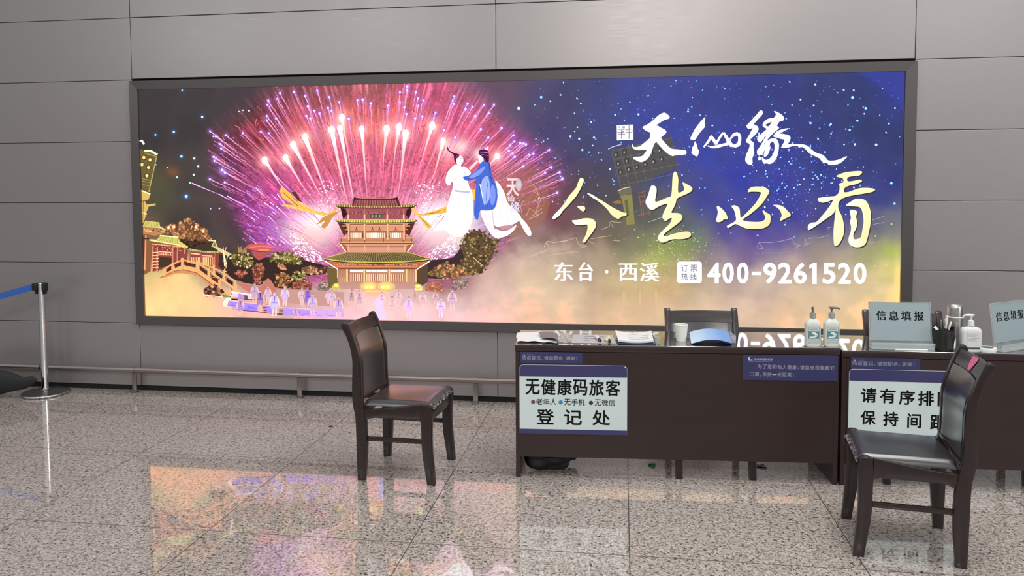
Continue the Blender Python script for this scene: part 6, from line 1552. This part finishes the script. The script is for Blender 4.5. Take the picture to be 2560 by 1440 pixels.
# white tape roll
x_ = on_wall(2470, 872, -1.40).x
t = thing('tape_roll', 'white roll of tape lying flat right of the white pump bottle', 'tape', (x_, -1.385, Z2))
bm = NB(); add_lathe(bm, [(0.034, 0.0), (0.047, 0.0), (0.048, 0.002), (0.048, 0.020), (0.047, 0.022), (0.034, 0.022), (0.034, 0.0)], n=48); build('tape_ring', bm, M_WHITE, t)
bm = NB(); add_lathe(bm, [(0.030, 0.0005), (0.0338, 0.0005), (0.0338, 0.0222), (0.030, 0.0222), (0.030, 0.0005)], n=40); build('core', bm, mat('grey_core', (140, 142, 142), 0.5), t)

# ------------------------------------------------------------------ on the floor
def lump(bm, c_, s, seed, amp=0.12, n=4):
    r = bmesh.ops.create_icosphere(bm, subdivisions=n, radius=1); rr_ = random.Random(seed)
    ph = [[rr_.uniform(0, 6.3) for _ in range(3)] + [rr_.uniform(1.5, 5) for _ in range(3)] for _ in range(6)]
    for v in r['verts']:
        p = v.co.copy(); k = 1 + amp * sum(math.sin(a[3] * p.x + a[0]) * math.sin(a[4] * p.y + a[1]) * math.sin(a[5] * p.z + a[2]) for a in ph)
        q_ = Vector((p.x * s[0], p.y * s[1], p.z * s[2])) * k
        v.co = Vector(c_) + q_
        if v.co.z < 0.0: v.co.z = 0.0


t = thing('duffel_bag', 'black duffel bag under the left end of the left desk', 'bag', (3.535, -1.385, 0), A1)
bm = NB(); lump(bm, (-0.01, 0, 0.085), (0.150, 0.085, 0.085), 5, 0.10); add_box(bm, (0.02, 0.0, 0.05), (0.2, 0.10, 0.09), 0.03)
M_BAG = mat('black_nylon', (21, 21, 23), 0.55, bump=0.5, bscale=45)
bb = build('bag_body', bm, M_BAG, t)
bm = NB(); add_tube(bm, [(-0.08, -0.07, 0.14), (-0.02, -0.095, 0.09), (0.05, -0.098, 0.10), (0.11, -0.07, 0.15)], 0.006, 10); build('handle', bm, M_BAG, t)
bm = NB(); add_tube(bm, [(0.075, -0.082, 0.142), (0.115, -0.070, 0.122)], 0.0025, 8); build('zip_puller', bm, M_STEEL, t)
bm = NB(); lump(bm, (0.125, 0.08, 0.10), (0.055, 0.06, 0.075), 9, 0.06); build('side_pocket', bm, mat('dark_nylon', (34, 30, 34), 0.5), t)
c_ = on_floor(1631, 1164)
bm = NB(); add_lathe(bm, [(0.016, 0), (0.017, 0.002), (0.017, 0.012), (0.015, 0.015), (0.012, 0.0155), (0, 0.0155)], n=24)
for k in range(24): a = 2 * math.pi * k / 24; add_box(bm, (0.017 * math.cos(a), 0.017 * math.sin(a), 0.007), (0.002, 0.002, 0.010), 0, Matrix.Rotation(a, 4, 'Z'))
add_box(bm, (-0.016, 0.004, 0.005), (0.016, 0.012, 0.008), 0.002)
o = build('bottle_cap', bm, mat('green_plastic', (30, 150, 62), 0.35)); o.location = (c_.x, c_.y, 0); tag(o, 'bright green bottle cap on the floor under the left desk', 'bottle cap')
c_ = on_floor(1898, 1166)
bm = NB(); add_sheet(bm, lambda u, v: (-0.04 + 0.075 * u + 0.01 * math.sin(5 * v), -0.02 + 0.04 * v, 0.003 + 0.012 * abs(math.sin(2.4 * u + 1.5 * v)) * u), 10, 8, 0.001)
o = build('paper_scrap', bm, mat('brown_scrap', (128, 102, 100), 0.6)); o.location = (c_.x, c_.y, 0); tag(o, 'crumpled brownish scrap on the floor under the left desk', 'scrap')
c_ = on_floor(826, 1067)
bm = NB(); add_box(bm, (0, 0, 0.004), (0.022, 0.012, 0.008), 0.003); add_box(bm, (0.008, 0.006, 0.003), (0.012, 0.008, 0.006), 0.002)
o = build('dark_crumb', bm, M_BLACK); o.location = (c_.x, c_.y, 0); tag(o, 'tiny black crumb of rubbish on the floor left of the lone chair', 'litter')
